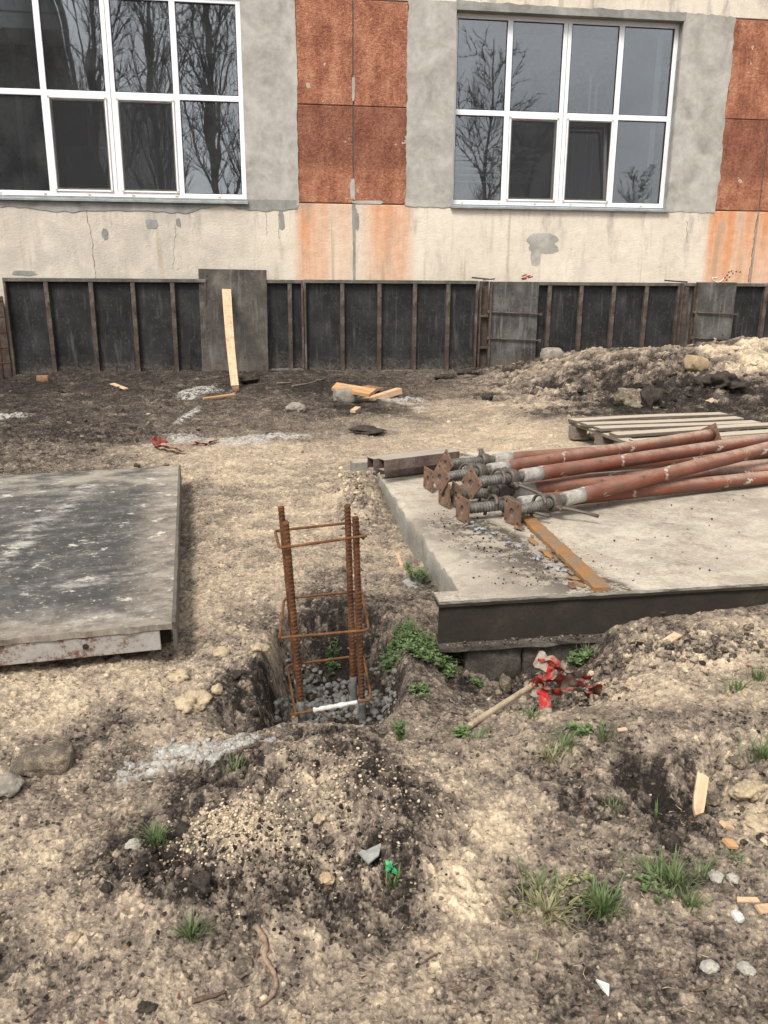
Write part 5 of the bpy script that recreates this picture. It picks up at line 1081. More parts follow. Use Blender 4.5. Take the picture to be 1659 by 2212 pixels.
rock('clod', 'black lump alone on the pale clay left of the pallet', 'clod', XY((1.049, 8.487, 0.000)), (0.062, 0.055, 0.05), 'clod', 18, rough=0.5)
rock('clod', 'crumbly black clod in front of the propped plank', 'clod', XY((-0.133, 6.595, -0.000)), (0.12, 0.09, 0.028), 'clod', 19, rough=0.6)
rock('clod', 'black heap of soil at the foot of the leftmost formwork panel', 'clod', XY((-1.608, 9.919, -0.000)), (0.16, 0.10, 0.05), 'clod', 20, rough=0.6)
rock('clod', 'low black clod at the foot of the middle formwork panel', 'clod', XY((0.745, 10.435, -0.000)), (0.12, 0.07, 0.04), 'clod', 21, rough=0.6)
rock('clod', 'low black clod right of another at the middle formwork foot', 'clod', XY((1.076, 10.859, 0.001)), (0.11, 0.06, 0.035), 'clod', 22, rough=0.6)
rock('clod', 'dark clod at the top of the right slope under the tan stone', 'clod', XY((3.336, 8.213, 0.160)), (0.22, 0.16, 0.10), 'clod', 23, rough=0.55)
rock('clod', 'cracked tan clay clod left of the pit', 'clod', XY((-0.559, 2.184, -0.000)), (0.048, 0.042, 0.026), 'clod_clay', 25, rough=0.4)
rock('clod', 'tan clay clod against the beam bottom right of the foundation blocks', 'clod', XY((0.740, 2.811, -0.065)), (0.036, 0.034, 0.036), 'clod_clay', 26, rough=0.35, sink=0.1)
rock('stone', 'upright tan stone in the hollow left of the red and white tape', 'stone', XY((0.421, 2.583, -0.189)), (0.022, 0.020, 0.032), 'clod_mix', 27, rough=0.3, sink=0.1)
rock('clod', 'tan clay lump at the right edge beside the big wood splinter', 'clod', XY((0.890, 1.765, -0.018)), (0.036, 0.030, 0.024), 'clod_clay', 28, rough=0.5)
rock('clod', 'tan clay lump lower right at the picture edge', 'clod', XY((0.855, 1.612, -0.002)), (0.036, 0.030, 0.020), 'clod_clay', 29, rough=0.5)
rock('stone', 'rounded pale stone in the lower right corner, left of its neighbour', 'stone', XY((0.596, 1.225, 0.000)), (0.017, 0.013, 0.010), 'stone_pale', 30, rough=0.2)
rock('stone', 'rounded pale stone in the lower right corner, right of its neighbour', 'stone', XY((0.662, 1.221, 0.000)), (0.016, 0.012, 0.010), 'stone_pale', 31, rough=0.2)
rock('stone', 'pale flat stone by the grass at the right edge', 'stone', XY((0.700, 1.461, 0.000)), (0.020, 0.015, 0.008), 'stone_pale', 32, rough=0.25)
rock('stone', 'small pale stone right of the flat one by the grass', 'stone', XY((0.734, 1.459, 0.000)), (0.012, 0.012, 0.010), 'stone_pale', 33, rough=0.2)
rock('stone', 'white broken stone at the right edge below the wood offcuts', 'stone', XY((0.698, 1.350, 0.000)), (0.016, 0.012, 0.010), 'white_cem', 34, rough=0.3, facet=0.7)
rock('stone', 'pale round stone half buried at the lower left', 'stone', XY((-0.570, 1.265, 0.003)), (0.014, 0.012, 0.009), 'clod_clay', 35, rough=0.2)
rock('stone', 'tan stone among the crumbs below the grey plastic scrap', 'stone', XY((-0.108, 1.404, 0.032)), (0.016, 0.014, 0.011), 'stone_tan', 36, rough=0.3)
rock('stone', 'grey stone left of the grass tuft by the dark heap, upper one', 'stone', XY((-0.541, 1.534, 0.008)), (0.016, 0.012, 0.009), 'stone_pale', 37, rough=0.3)
rock('stone', 'grey stone left of the grass tuft by the dark heap, lower one', 'stone', XY((-0.517, 1.496, 0.013)), (0.012, 0.010, 0.007), 'stone_grey', 38, rough=0.3)
rock('clod', 'dark clod lying in the root bend at the bottom', 'clod', XY((-0.248, 1.209, 0.002)), (0.020, 0.016, 0.012), 'clod_mix', 39, rough=0.3)
rock('clod', 'dark crumb cluster near the bottom edge left of the twig', 'clod', XY((-0.396, 1.122, 0.000)), (0.014, 0.011, 0.008), 'clod', 40, rough=0.6)
rock('brick', 'broken brick at the foot of the longest formwork panel', 'brick', XY((-4.019, 9.790, -0.001)), (0.10, 0.06, 0.05), 'brick', 41, rough=0.08, facet=0.62, sink=0.1, rot=(0, 0, 0.1))
rock('brick', 'brown brick under the foot of the leaning fresh plank', 'brick', XY((-1.627, 9.077, -0.000)), (0.055, 0.05, 0.035), 'brick', 42, rough=0.08, facet=0.62, sink=0.1, rot=(0, 0, 0.1))
for i, (lb, p, s, mt) in enumerate((
    ('cracked clay clod left of the pit, nearer the dark board', (-0.636, 2.335, 0.000), 0.030, 'clod_clay'), ('clay clod on the pit rim just left of the cage', (-0.402, 2.455, -0.000), 0.026, 'clod_clay'),
    ('flat clay clod between the dark board and the cage', (-0.532, 2.494, 0.000), 0.030, 'clod_clay'), ('dark clod on the edge of the dug bay left of the pit', (-0.453, 2.358, -0.001), 0.022, 'clod'),
    ('clay clod at the lip of the dug bay left of the pit', (-0.497, 2.251, -0.005), 0.022, 'clod_clay'), ('dark clod hanging on the right rim of the pit', (0.018, 2.666, -0.205), 0.022, 'clod_mix'),
    ('black clod on the spoil heap left of the pale cone', (-0.435, 1.554, 0.031), 0.020, 'clod'), ('black clod at the left foot of the spoil heap', (-0.491, 1.411, 0.023), 0.018, 'clod'),
    ('dark clod at the front foot of the spoil heap', (-0.347, 1.350, 0.032), 0.020, 'clod'), ('black clod at the left foot of the heap below the grass', (-0.547, 1.383, 0.013), 0.012, 'clod'),
    ('clay clod on the right flank of the spoil heap', (-0.133, 1.519, 0.071), 0.016, 'clod_clay'), ('brown clod behind the splinter in the crater', (0.818, 1.777, -0.046), 0.022, 'clod_mix'),
    ('tan clod at the right edge above the crater', (0.897, 1.849, 0.018), 0.022, 'clod_mix'), ('black clod in the bank against the beam', (1.008, 2.831, 0.017), 0.024, 'clod'))):
    rock('clod', lb, 'clod', XY(p), (s, s * 0.8, s * 0.6), mt, 300 + i, rough=0.5, sink=0.25, sub=3)
def shard(name, label, cat, pts, z, mat, th=0.004, tilt=(0, 0)):
    c = Vector((sum(p[0] for p in pts) / len(pts), sum(p[1] for p in pts) / len(pts), 0)); n = len(pts)
    m_ = MB(); q = [(p[0] - c.x, p[1] - c.y) for p in pts]
    m_.v = [(x, y, th) for x, y in q] + [(x * 1.02, y * 1.02, 0) for x, y in q]; m_.f = [tuple(range(n)), tuple(n + i for i in reversed(range(n)))] + [(i, n + i, n + (i + 1) % n, (i + 1) % n) for i in range(n)]
    hi = max(gz(c.x + x * 0.8, c.y + y * 0.8) for x, y in q + [(0, 0)])
    return tag(m_.build(name, M[mat], None, False, (c.x, c.y, hi + z), (tilt[0], tilt[1], 0)), label, cat)
shard('tile_shard', 'white triangular tile shard near the bottom edge', 'shard', [(0.379, 1.186, 0.000)[:2], (0.401, 1.179, 0.000)[:2], (0.395, 1.155, 0.000)[:2]], -0.001, 'white_cem', 0.005, (0.25, 0.1))
shard('plastic_scrap', 'grey plastic scrap on the spoil heap left of the green plastic', 'plastic scrap', [(-0.057, 1.465, 0.054)[:2], (-0.033, 1.456, 0.050)[:2], (0.000, 1.477, 0.055)[:2], (-0.006, 1.442, 0.043)[:2], (-0.027, 1.418, 0.036)[:2]], -0.006, 'plastic_clear', 0.003, (0.05, -0.05))
shard('plastic_scrap', 'clear plastic scrap at the front left corner of the slab', 'plastic scrap', [(0.075, 3.185, -0.000)[:2], (0.124, 3.240, -0.000)[:2], (0.158, 3.176, -0.000)[:2], (0.124, 3.119, -0.000)[:2]], 0.0, 'plastic_clear', 0.004, (0.2, 0.1))
shard('foil_scrap', 'white torn paper on the far wall of the pit', 'scrap', [(-0.135, 2.80), (-0.115, 2.79), (-0.105, 2.83), (-0.128, 2.86)], -0.01, 'plastic_clear', 0.002, (-0.6, 0.2))

# ---------------------------------------------------------------- timber lying about
def timber(name, label, A, B, w, th, mat, roll=0.0, cat='plank', taper=1.0, wob=0.0):
    A, B = Vector(A), Vector(B); L = (B - A).length; q = (B - A).to_track_quat('X', 'Z'); n = 10; m_ = MB(); r = random.Random(int(L * 1e4))
    for i in range(n + 1):
        t = i / n; ww = w / 2 * (1 + (taper - 1) * t); o = wob * math.sin(3.0 * t + 0.5); c = min(0.002, th * 0.15); dx = r.uniform(-0.25, 0.25) * w if i in (0, n) else 0
        for y, z, d in ((-ww, -th / 2 + c, dx), (-ww, th / 2 - c, dx), (-ww + c, th / 2, dx), (ww - c, th / 2, -dx), (ww, th / 2 - c, -dx), (ww, -th / 2 + c, -dx)):
            m_.v.append((L * t + d * 0.5, y + o, z))
    for i in range(n):
        for k in range(6): a = 6 * i + k; b = 6 * i + (k + 1) % 6; m_.f.append((a, b, b + 6, a + 6))
    m_.f += [tuple(range(6)), tuple(6 * n + k for k in reversed(range(6)))]
    e = q.to_matrix().to_4x4() @ Matrix.Rotation(roll, 4, 'X')
    return tag(m_.build(name, M[mat], None, False, A, e.to_euler()), label, cat)
pa = Vector((-1.666, 9.272, -0.000)); ptop = WL(-2.05, -0.222, 1.06)
timber('plank', 'long fresh pine plank leaning upright against the grey plywood board', (pa.x, pa.y, gz(pa.x, pa.y) + 0.03), ptop, 0.085, 0.028, 'wood', 0.0, 'plank', 1.35, 0.012)
timber('plank', 'orange fresh plank propped level on the grey stone', (-0.511, 8.400, 0.157), (-0.115, 8.200, 0.120), 0.15, 0.035, 'wood_o', 0.25)
timber('plank', 'thick fresh pine offcut slanting up right of the propped plank', (-0.193, 8.400, 0.009), (0.149, 8.700, 0.081), 0.11, 0.06, 'wood', -0.1)
timber('plank', 'reddish brown board lying behind the propped plank', (-0.243, 9.236, 0.050), (-0.072, 9.004, 0.050), 0.14, 0.025, 'brick', 0.1)
for nm, lb, a, b, w, th, mt in (
    ('wood_splinter', 'long fresh splinter in front of the leaning plank foot', (-1.829, 8.354, -0.000), (-1.566, 8.638, -0.000), 0.045, 0.02, 'wood_o'),
    ('wood_chip', 'tan wood chip on the dark soil below the longest formwork panel', (-3.150, 9.611, -0.000), (-2.838, 9.092, -0.000), 0.055, 0.015, 'wood'),
    ('wood_chip', 'pale wood chip on the bare clay right of the red and white tape', (0.936, 2.553, -0.001), (1.001, 2.597, 0.010), 0.030, 0.008, 'wood'),
    ('wood_chip', 'small pale chip beside the crumbly soil under the tape', (0.764, 2.413, -0.059), (0.780, 2.361, -0.037), 0.015, 0.005, 'wood'),
    ('wood_offcut', 'small square wood offcut at the right edge below the big splinter, upper one', (0.780, 1.635, -0.027), (0.804, 1.641, -0.026), 0.018, 0.010, 'wood'),
    ('wood_offcut', 'small square wood offcut at the right edge below the big splinter, lower one', (0.752, 1.549, -0.002), (0.774, 1.553, -0.002), 0.024, 0.010, 'wood_o'),
    ('wood_chip', 'thin pale chip at the right edge beside the grass', (0.717, 1.398, 0.000), (0.759, 1.396, 0.000), 0.012, 0.005, 'wood'),
    ('wood_chip', 'pale wood chip cut by the right picture edge below the thin chip', (0.745, 1.368, 0.000), (0.779, 1.378, 0.000), 0.022, 0.007, 'wood'),
    ('wood_chip', 'pale splinter at the slab foot beside the left edge', (0.062, 3.604, 0.000), (0.079, 3.413, -0.000), 0.014, 0.006, 'wood'),
    ('wood_chip', 'white chip on the dark soil in front of the stone under the plank', (-0.297, 7.668, -0.000), (-0.253, 7.782, -0.000), 0.05, 0.03, 'wood'),
    ('wood_chip', 'pale chip on the trodden clay below the slab hollow', (0.619, 1.945, 0.042), (0.644, 1.952, 0.043), 0.012, 0.004, 'wood')):
    a = Vector(a); b = Vector(b); a.z = gz(a.x, a.y) + th * 0.6; b.z = gz(b.x, b.y) + th * 0.6
    timber(nm, lb, a, b, w, th, mt, 0.1, 'wood chip')
def big_splinter():
    a, b = Vector((0.755, 1.714, -0.067)), Vector((0.793, 1.799, -0.038)); a.z = gz(a.x, a.y) + 0.012; b.z = gz(b.x, b.y) + 0.035
    d = b - a; L = d.length; out = [(-0.02, 0.005), (-0.004, -0.012), (0.02, -0.013), (L, -0.014), (L + 0.004, -0.004), (L + 0.006, 0.004), (L + 0.001, 0.008), (L + 0.009, 0.014), (0.03, 0.015), (0.0, 0.012)]
    n = len(out); m_ = MB(); m_.v = [(x, y, 0.006) for x, y in out] + [(x, y, -0.004) for x, y in out]; m_.f = [tuple(range(n)), tuple(n + i for i in reversed(range(n)))] + [(i, n + i, n + (i + 1) % n, (i + 1) % n) for i in range(n)]
    q = (d.to_track_quat('X', 'Z').to_matrix().to_4x4() @ Matrix.Rotation(0.25, 4, 'X')).to_euler()
    tag(m_.build('wood_splinter', M['wood'], None, False, a, q), 'big upright fresh wood splinter in the dark crater at the right', 'wood chip')
big_splinter()
def on_ground(px, lift): return [(p[0], p[1], gz(p[0], p[1]) + lift) for p in px]
def spline(pts, n=6):
    P = [Vector(p) for p in pts]; out = []
    for i in range(len(P) - 1):
        p0, p1, p2, p3 = P[max(i - 1, 0)], P[i], P[i + 1], P[min(i + 2, len(P) - 1)]
        for k in range(n):
            t = k / n; out.append(0.5 * ((2 * p1) + (p2 - p0) * t + (2 * p0 - 5 * p1 + 4 * p2 - p3) * t * t + (3 * p1 - p0 - 3 * p2 + p3) * t ** 3))
    return out + [P[-1]]
def rod(name, label, cat, px, r, mat, lift=0.004, jit=0.2, n=6):
    p = spline(on_ground(px, lift)); rr = random.Random(len(label)); k = len(p)
    p = [Vector((q.x, q.y, max(q.z, gz(q.x, q.y) + lift * 0.6))) for q in p]
    rad = [r * (1 - 0.45 * i / k) * (1 + rr.uniform(-jit, jit)) for i in range(k)]
    tag(MB().tube(p, rad, n).build(name, M[mat], None, True), label, cat)
rod('root', 'long curved dead root lying on the ground at the bottom', 'root', [(-0.237, 1.292, 0.013), (-0.213, 1.255, 0.006), (-0.211, 1.230, 0.003), (-0.190, 1.196, 0.001), (-0.183, 1.164, 0.000), (-0.192, 1.137, 0.000), (-0.208, 1.125, 0.000)], 0.0058, 'root')
rod('twig', 'short thick twig left of the curved root', 'twig', [(-0.322, 1.134, 0.000), (-0.297, 1.143, 0.000), (-0.270, 1.160, 0.001)], 0.0050, 'bark')
rod('twig', 'thin twig at the lower left corner', 'twig', [(-0.598, 1.103, 0.000), (-0.591, 1.114, 0.000), (-0.584, 1.132, 0.000)], 0.0022, 'root')
rod('twig', 'short twig at the lower right beyond the two pale stones', 'twig', [(0.543, 1.170, 0.000), (0.563, 1.174, 0.000), (0.577, 1.179, 0.000)], 0.0030, 'bark')
rod('twig', 'thin twig in the clay left of the grass clump', 'twig', [(0.073, 1.220, 0.001), (0.090, 1.232, 0.001), (0.108, 1.243, 0.001)], 0.0022, 'bark')
rod('twig', 'long thin stick on the dark soil before the formwork, right one', 'stick', [(-1.052, 9.427, -0.000), (-0.901, 9.733, -0.000), (-0.738, 10.107, -0.000)], 0.012, 'wood_dark', 0.012)
rod('twig', 'long thin stick on the dark soil before the formwork, left one', 'stick', [(-1.268, 9.758, -0.000), (-1.109, 9.901, -0.000)], 0.011, 'wood_dark', 0.012)
rod('wire', 'thin dark wire on the slab edge behind the square tubes', 'wire', [(0.517, 5.682, -0.000), (0.656, 5.765, -0.000)], 0.004, 'web', 0.16) if False else None

# muddy steel stake with hazard tape
sp = [Vector((0.235, 1.995, 0.026)), Vector((0.467, 2.330, -0.007))]; sp[0].z = gz(sp[0].x, sp[0].y) + 0.012
stake = rebar(sp[0], sp[1] + (sp[1] - sp[0]) * 0.12, 0.0085, 0.001, 0.009, 14, 0.003).build('stake', M['clod_clay'], None, True); tag(stake, 'mud coated ribbed steel stake lying aslant below the slab hollow', 'stake')
def ribbon(path, width, tw, wr=0.004, seed=1, mb=None, nsub=8):
    """strip of film: path points, per-point twist angle about the path"""
    p = spline(path, nsub); k = len(p); r = random.Random(seed); m_ = mb or MB(); base = len(m_.v); us = m_.a.setdefault('u', []); u = 0.0; NW = 5
    ph = [r.uniform(0, 6) for _ in range(4)]
    for i in range(k):
        t = (p[min(i + 1, k - 1)] - p[max(i - 1, 0)]).normalized(); f = i / (k - 1) * (len(tw) - 1); j = min(int(f), len(tw) - 2); a = tw[j] + (tw[j + 1] - tw[j]) * (f - j)
        s = t.cross(Vector((0, 0, 1))); s = s.normalized() if s.length > 1e-4 else Vector((1, 0, 0)); nrm = s.cross(t); side = s * math.cos(a) + nrm * math.sin(a); up = -s * math.sin(a) + nrm * math.cos(a)
        if i: u += (p[i] - p[i - 1]).length
        for w in range(NW):
            v = w / (NW - 1) - 0.5
            m_.v.append(tuple(p[i] + side * width * v * (1 + 0.12 * math.sin(i * 0.9 + ph[0])) + up * wr * (math.sin(i * 1.1 + w * 1.9 + ph[1]) + math.sin(i * 0.6 - w * 1.3 + ph[2])))); us.append(u)
    for i in range(k - 1):
        for w in range(NW - 1): a = base + i * NW + w; m_.f.append((a, a + 1, a + NW + 1, a + NW))
    return m_
K = Vector(sp[1])
def off(x, y, z): return K + Vector((x * 0.92, y, z * 0.55 - 0.004))
tp = thing('hazard_tape', 'crumpled muddy red and white hazard tape tied to the stake below the slab', 'tape', K)
def tape_part(path, width, tw, seed):
    m_ = ribbon([p - K for p in path], width, tw, 0.004, seed); o = m_.build('strip', M['tape'], tp, True); return o
tape_part([off(-0.015, -0.02, 0.0), off(0.0, 0.01, 0.020), off(0.03, 0.02, 0.015), off(0.02, -0.02, -0.01), off(-0.01, -0.02, -0.012), off(-0.012, 0.0, 0.018)], 0.030, [0.9, 1.2, 1.6, 0.9, 0.6, 1.2], 1)
tape_part([off(0.0, 0.0, 0.012), off(0.05, 0.015, 0.030), off(0.11, 0.015, 0.018), off(0.17, 0.0, 0.004), off(0.225, -0.02, -0.012)], 0.085, [0.9, 0.4, 1.1, 0.5, 0.9], 2)
tape_part([off(0.03, 0.01, 0.02), off(0.065, 0.04, 0.050), off(0.085, 0.06, 0.060), off(0.05, 0.07, 0.085), off(0.02, 0.08, 0.105)], 0.055, [0.3, 0.8, 1.2, 0.7, 0.9], 3)
tape_part([off(0.03, 0.08, 0.10), off(0.08, 0.06, 0.070), off(0.14, 0.03, 0.045), off(0.20, 0.02, 0.032)], 0.045, [0.4, 0.9, 0.6, 0.8], 4)
tape_part([off(0.02, -0.01, 0.0), off(0.028, -0.05, -0.014), off(0.022, -0.10, -0.030), off(0.005, -0.155, -0.052)], 0.036, [0.0, 0.3, -0.2, 0.3], 5)
tape_part([off(0.04, 0.0, 0.0), off(0.08, -0.03, -0.02), off(0.12, -0.02, 0.005), off(0.19, -0.03, -0.016)], 0.07, [0.2, 0.9, 0.4, 0.7], 6)
def tape_piece(label, pts, w, tw, seed):
    p = [Vector(q) for q in pts]; m_ = ribbon(p, w, tw, 0.005, seed); tag(m_.build('tape_scrap', M['tape_red'], None, True), label, 'tape')
tape_piece('folded red tape scrap on the clay behind the dark board', on_ground([(-1.658, 6.168, -0.000), (-1.683, 6.040, -0.000), (-1.670, 5.902, -0.000), (-1.588, 5.805, -0.000), (-1.492, 5.711, -0.000), (-1.406, 5.651, -0.000)], 0.03), 0.07, [0.6, 1.1, 0.7, 0.3, 0.5, 0.3], 3)
tape_piece('thin dark red tape scrap right of the folded one', on_ground([(-1.436, 6.085, -0.000), (-1.345, 5.999, -0.000), (-1.301, 6.018, -0.000), (-1.250, 6.109, -0.000)], 0.018), 0.04, [0.5, 0.2, 0.6, 0.3], 4)

# ---------------------------------------------------------------- grass, weeds
def tuft(label, p, n, L, spread, mat, seed, w=0.0016, cat='grass', fan=1.0, name='grass_tuft'):
    r = random.Random(seed); m_ = MB(); c = Vector((p[0], p[1], 0))
    for i in range(n):
        a = r.uniform(0, 6.283); d = abs(r.gauss(0, spread)); bx, by = c.x + d * math.cos(a), c.y + d * math.sin(a) * 0.8
        ll = L * r.uniform(0.45, 1.15); az = a + r.gauss(0, 0.7); lean = r.uniform(0.25, 1.15) * fan; h0 = Vector((bx, by, 0)); pts = []
        ns = 6
        for k in range(ns + 1):
            t = k / ns; th = lean * (0.35 + 0.9 * t * t + 0.3 * t)
            if k: h0 = h0 + Vector((math.cos(az) * math.sin(th), math.sin(az) * math.sin(th), math.cos(th))) * (ll / ns)
            pts.append(h0.copy())
        sd = Vector((-math.sin(az), math.cos(az), 0)); o = len(m_.v); ww = w * r.uniform(0.7, 1.5)
        for k, q in enumerate(pts):
            u = ww * (1 - (k / ns) ** 2) ; q2 = q - c
            m_.v += [tuple(q2 - sd * u), tuple(q2 + Vector((0, 0, -u * 0.5))), tuple(q2 + sd * u)]
        for k in range(ns):
            b = o + 3 * k; m_.f += [(b, b + 1, b + 4, b + 3), (b + 1, b + 2, b + 5, b + 4)]
    z = gz(c.x, c.y) - 0.004
    return tag(m_.build(name, M[mat], None, True, (c.x, c.y, z)), label, cat, 'grass tufts on the bare ground')
for lb, p, n, L, s, mt, fan in (
    ('green grass tuft on the left edge of the dark spoil heap', (-0.479, 1.506, 0.021), 60, 0.060, 0.012, 'grass', 0.9),
    ('green grass tuft at the bottom left below the spoil heap', (-0.353, 1.272, 0.011), 55, 0.052, 0.013, 'grass', 1.2),
    ('thickest bright green grass clump at the lower right', (0.434, 1.357, 0.000), 150, 0.072, 0.017, 'grass', 1.1),
    ('wide flattened half dry grass patch left of the thickest clump', (0.324, 1.355, 0.000), 150, 0.055, 0.045, 'grass_dry', 1.5),
    ('sparse grass strip above the flattened half dry patch', (0.323, 1.426, 0.001), 60, 0.040, 0.035, 'grass', 1.4),
    ('loose grass clump with long blades right of the thickest clump', (0.600, 1.429, 0.000), 90, 0.075, 0.035, 'grass', 1.2),
    ('low grass at the upper left of the loose long bladed clump', (0.555, 1.456, -0.000), 50, 0.045, 0.025, 'grass', 1.3),
    ('small grass tuft below the loose long bladed clump', (0.614, 1.377, 0.000), 45, 0.045, 0.015, 'grass', 1.1),
    ('leafy grass right of the loose clump beside the pale stones', (0.675, 1.478, -0.000), 30, 0.045, 0.016, 'grass', 1.0),
    ('flat grass sprig on the trodden ground right of the stake', (0.464, 1.887, 0.031), 55, 0.060, 0.022, 'grass', 1.5),
    ('flat grass sprig just below the other on the trodden ground', (0.425, 1.840, 0.021), 45, 0.055, 0.028, 'grass_dry', 1.5),
    ('tiny grass sprig at the lower end of the stake', (0.248, 1.930, 0.030), 30, 0.045, 0.022, 'grass', 1.4),
    ('tiny grass sprig below the lower tape end', (0.415, 2.052, 0.023), 24, 0.040, 0.016, 'grass', 1.3),
    ('tall thin grass stalks on the trodden ground right of the sprigs', (0.575, 1.914, 0.036), 16, 0.085, 0.008, 'grass', 0.7),
    ('grass tuft near the right edge level with the wood chip, left one', (1.064, 2.254, 0.005), 40, 0.055, 0.018, 'grass', 1.1),
    ('grass tuft near the right edge level with the wood chip, right one', (1.163, 2.322, 0.001), 45, 0.055, 0.016, 'grass', 1.0),
    ('dark grass clump cut by the right edge above the clay lumps', (0.959, 1.846, 0.028), 70, 0.070, 0.020, 'grass', 1.0),
    ('few grass blades growing in the dark crater left of the splinter', (0.651, 1.699, -0.050), 12, 0.050, 0.006, 'grass', 0.7),
    ('few grass blades on the dark crater rim', (0.536, 1.671, -0.011), 12, 0.045, 0.010, 'grass', 0.9),
    ('short grass in front of the slab by the crumbly soil', (0.723, 2.700, -0.108), 50, 0.075, 0.016, 'grass', 0.7),
    ('single grass sprig on the dark heap left of the pit', (-0.349, 1.704, 0.059), 18, 0.045, 0.012, 'grass', 0.9),
    ('grass sprig under the green plastic scrap', (0.019, 1.389, 0.024), 26, 0.040, 0.010, 'grass', 0.8),
    ('low grass at the near corner of the pallet', (1.559, 6.097, 0.060), 60, 0.09, 0.09, 'grass_dry', 1.2),
    ('small green weed on the mound left of the tan stone', (3.262, 9.070, 0.309), 40, 0.10, 0.05, 'grass', 1.0),
    ('mossy sprig at the right edge beside the wood offcuts', (0.760, 1.507, 0.000), 50, 0.022, 0.022, 'grass', 1.2)):
    tf = tuft(lb, p, n, L, s, mt, (int(p[0] * 1000) & 1023) + n, 0.0016 if p[1] < 4 else 0.004, 'grass', fan)
    if 'patch' in lb and 'wide' in lb: tf['kind'] = 'stuff'
def weed(label, p, n, R, hgt, ls, seed, mat='leaf', group='leafy weeds round the pit and slab'):
    """low spreading plant: stems with pairs of small oval leaves"""
    r = random.Random(seed); st = MB(); lf = MB(); t = thing('weed', label, 'weed', (p[0], p[1], gz(p[0], p[1])), (0, 0, 0), group)
    for i in range(n):
        a = r.uniform(0, 6.283); d = R * math.sqrt(r.random()); ex, ey = d * math.cos(a), d * math.sin(a)
        g0 = 0.0; g1 = gz(p[0] + ex, p[1] + ey) - t.location.z
        if g1 < -0.10: g1 = -0.10 + r.uniform(-0.03, 0.02)
        h = hgt * r.uniform(0.45, 1.1); b = Vector((ex * 0.55, ey * 0.55, g0 * 0.45 + g1 * 0.55)); e = Vector((ex, ey, g1 + h))
        pts = [b, (b + e) / 2 + Vector((r.uniform(-1, 1), r.uniform(-1, 1), 0.6)) * h * 0.25, e]; st.tube(pts, 0.0007, 3, False)
        for k in range(4):
            tt = 0.45 + 0.55 * k / 3; c = pts[1] * (1 - (tt - 0.5) * 2) + pts[2] * ((tt - 0.5) * 2) if tt > 0.5 else pts[1]
            for s in (0, 1):
                az = a + k * 1.57 + s * math.pi + r.uniform(-0.4, 0.4); el = r.uniform(-0.1, 0.7); sz = ls * r.uniform(0.6, 1.2) * (1.0 - 0.25 * (k == 3))
                dx = Vector((math.cos(az) * math.cos(el), math.sin(az) * math.cos(el), math.sin(el))); sd = Vector((-math.sin(az), math.cos(az), r.uniform(-0.3, 0.3))); up = dx.cross(sd)
                o = [c, c + dx * sz * 0.35 + sd * sz * 0.30 + up * sz * 0.05, c + dx * sz * 0.75 + sd * sz * 0.24, c + dx * sz * 1.05, c + dx * sz * 0.75 - sd * sz * 0.24, c + dx * sz * 0.35 - sd * sz * 0.30 + up * sz * 0.05, c + dx * sz * 0.5 - up * sz * 0.08]
                lf.add(o, [(0, 1, 6), (1, 2, 6), (2, 3, 6), (3, 4, 6), (4, 5, 6), (5, 0, 6)])
    st.build('stems', M['leaf'], t, True); o = lf.build('leaves', M[mat], t); o['kind'] = 'stuff'; return t
for i, (lb, p, n, R, h, ls) in enumerate((
    ('large leafy weed between the pit and the slab corner, middle of the patch', (0.157, 2.640, -0.074), 210, 0.125, 0.045, 0.012),
    ('leafy weed hanging over the right rim of the pit', (0.054, 2.714, -0.074), 110, 0.072, 0.045, 0.012),
    ('leafy weed right beside the slab corner', (0.275, 2.767, -0.125), 80, 0.060, 0.05, 0.012),
    ('leafy weed below the slab corner next to the foundation block', (0.305, 2.717, -0.155), 28, 0.032, 0.05, 0.011),
    ('leafy weed at the lower end of the patch on the pit rim', (0.108, 2.228, -0.004), 34, 0.038, 0.024, 0.010),
    ('small leafy weed left of the hollow under the block', (0.326, 2.599, -0.176), 22, 0.022, 0.022, 0.010),
    ('small leafy weed growing on the far wall of the pit inside the cage', (-0.185, 2.83), 40, 0.030, 0.02, 0.010),
    ('upright leafy weed on the pit rim right of the cage foot', (0.044, 1.949, 0.024), 20, 0.016, 0.05, 0.011),
    ('bright leafy weed at the foot of the slab left edge', (0.145, 3.186, -0.000), 40, 0.045, 0.065, 0.013),
    ('tiny leafy weed above another at the slab left edge', (0.103, 3.377, -0.000), 12, 0.022, 0.03, 0.010),
    ('broad leaved weed in front of the slab right of the tape', (0.694, 2.676, -0.132), 20, 0.035, 0.045, 0.020),
    ('flat leafy rosette on the trodden ground below the tape', (0.519, 1.941, 0.040), 12, 0.030, 0.010, 0.016),
    ('flat leafy rosette near the stake end', (0.208, 1.965, 0.027), 12, 0.030, 0.010, 0.015),
    ('grey green leafy weed in the loose long grass at the lower right', (0.550, 1.409, 0.000), 16, 0.040, 0.012, 0.011),
    ('pale wilted leaves beside the thickest grass clump', (0.395, 1.407, 0.000), 14, 0.040, 0.010, 0.010))):
    weed(lb, p, n, R, h, ls, 60 + i, 'grass_dry' if 'wilted' in lb else 'grass' if 'grey green' in lb else 'leaf')
g = (0.020, 1.413, 0.031); gm = MB(); r_ = random.Random(6)
for i in range(7):
    a = r_.uniform(0, 6.28); gm.add([(0, 0, 0.004 * i), (0.013 * math.cos(a), 0.013 * math.sin(a), 0.010 + 0.003 * i), (0.013 * math.cos(a + 0.8), 0.013 * math.sin(a + 0.8), 0.004 * i), (0.006 * math.cos(a + 1.4), 0.006 * math.sin(a + 1.4), 0.012)], [(0, 1, 2), (0, 2, 3)])
tag(gm.build('plastic_scrap', M['plastic_green'], None, False, (g[0], g[1], gz(g[0], g[1]) + 0.012)), 'crumpled bright green plastic scrap on the spoil heap', 'plastic scrap')

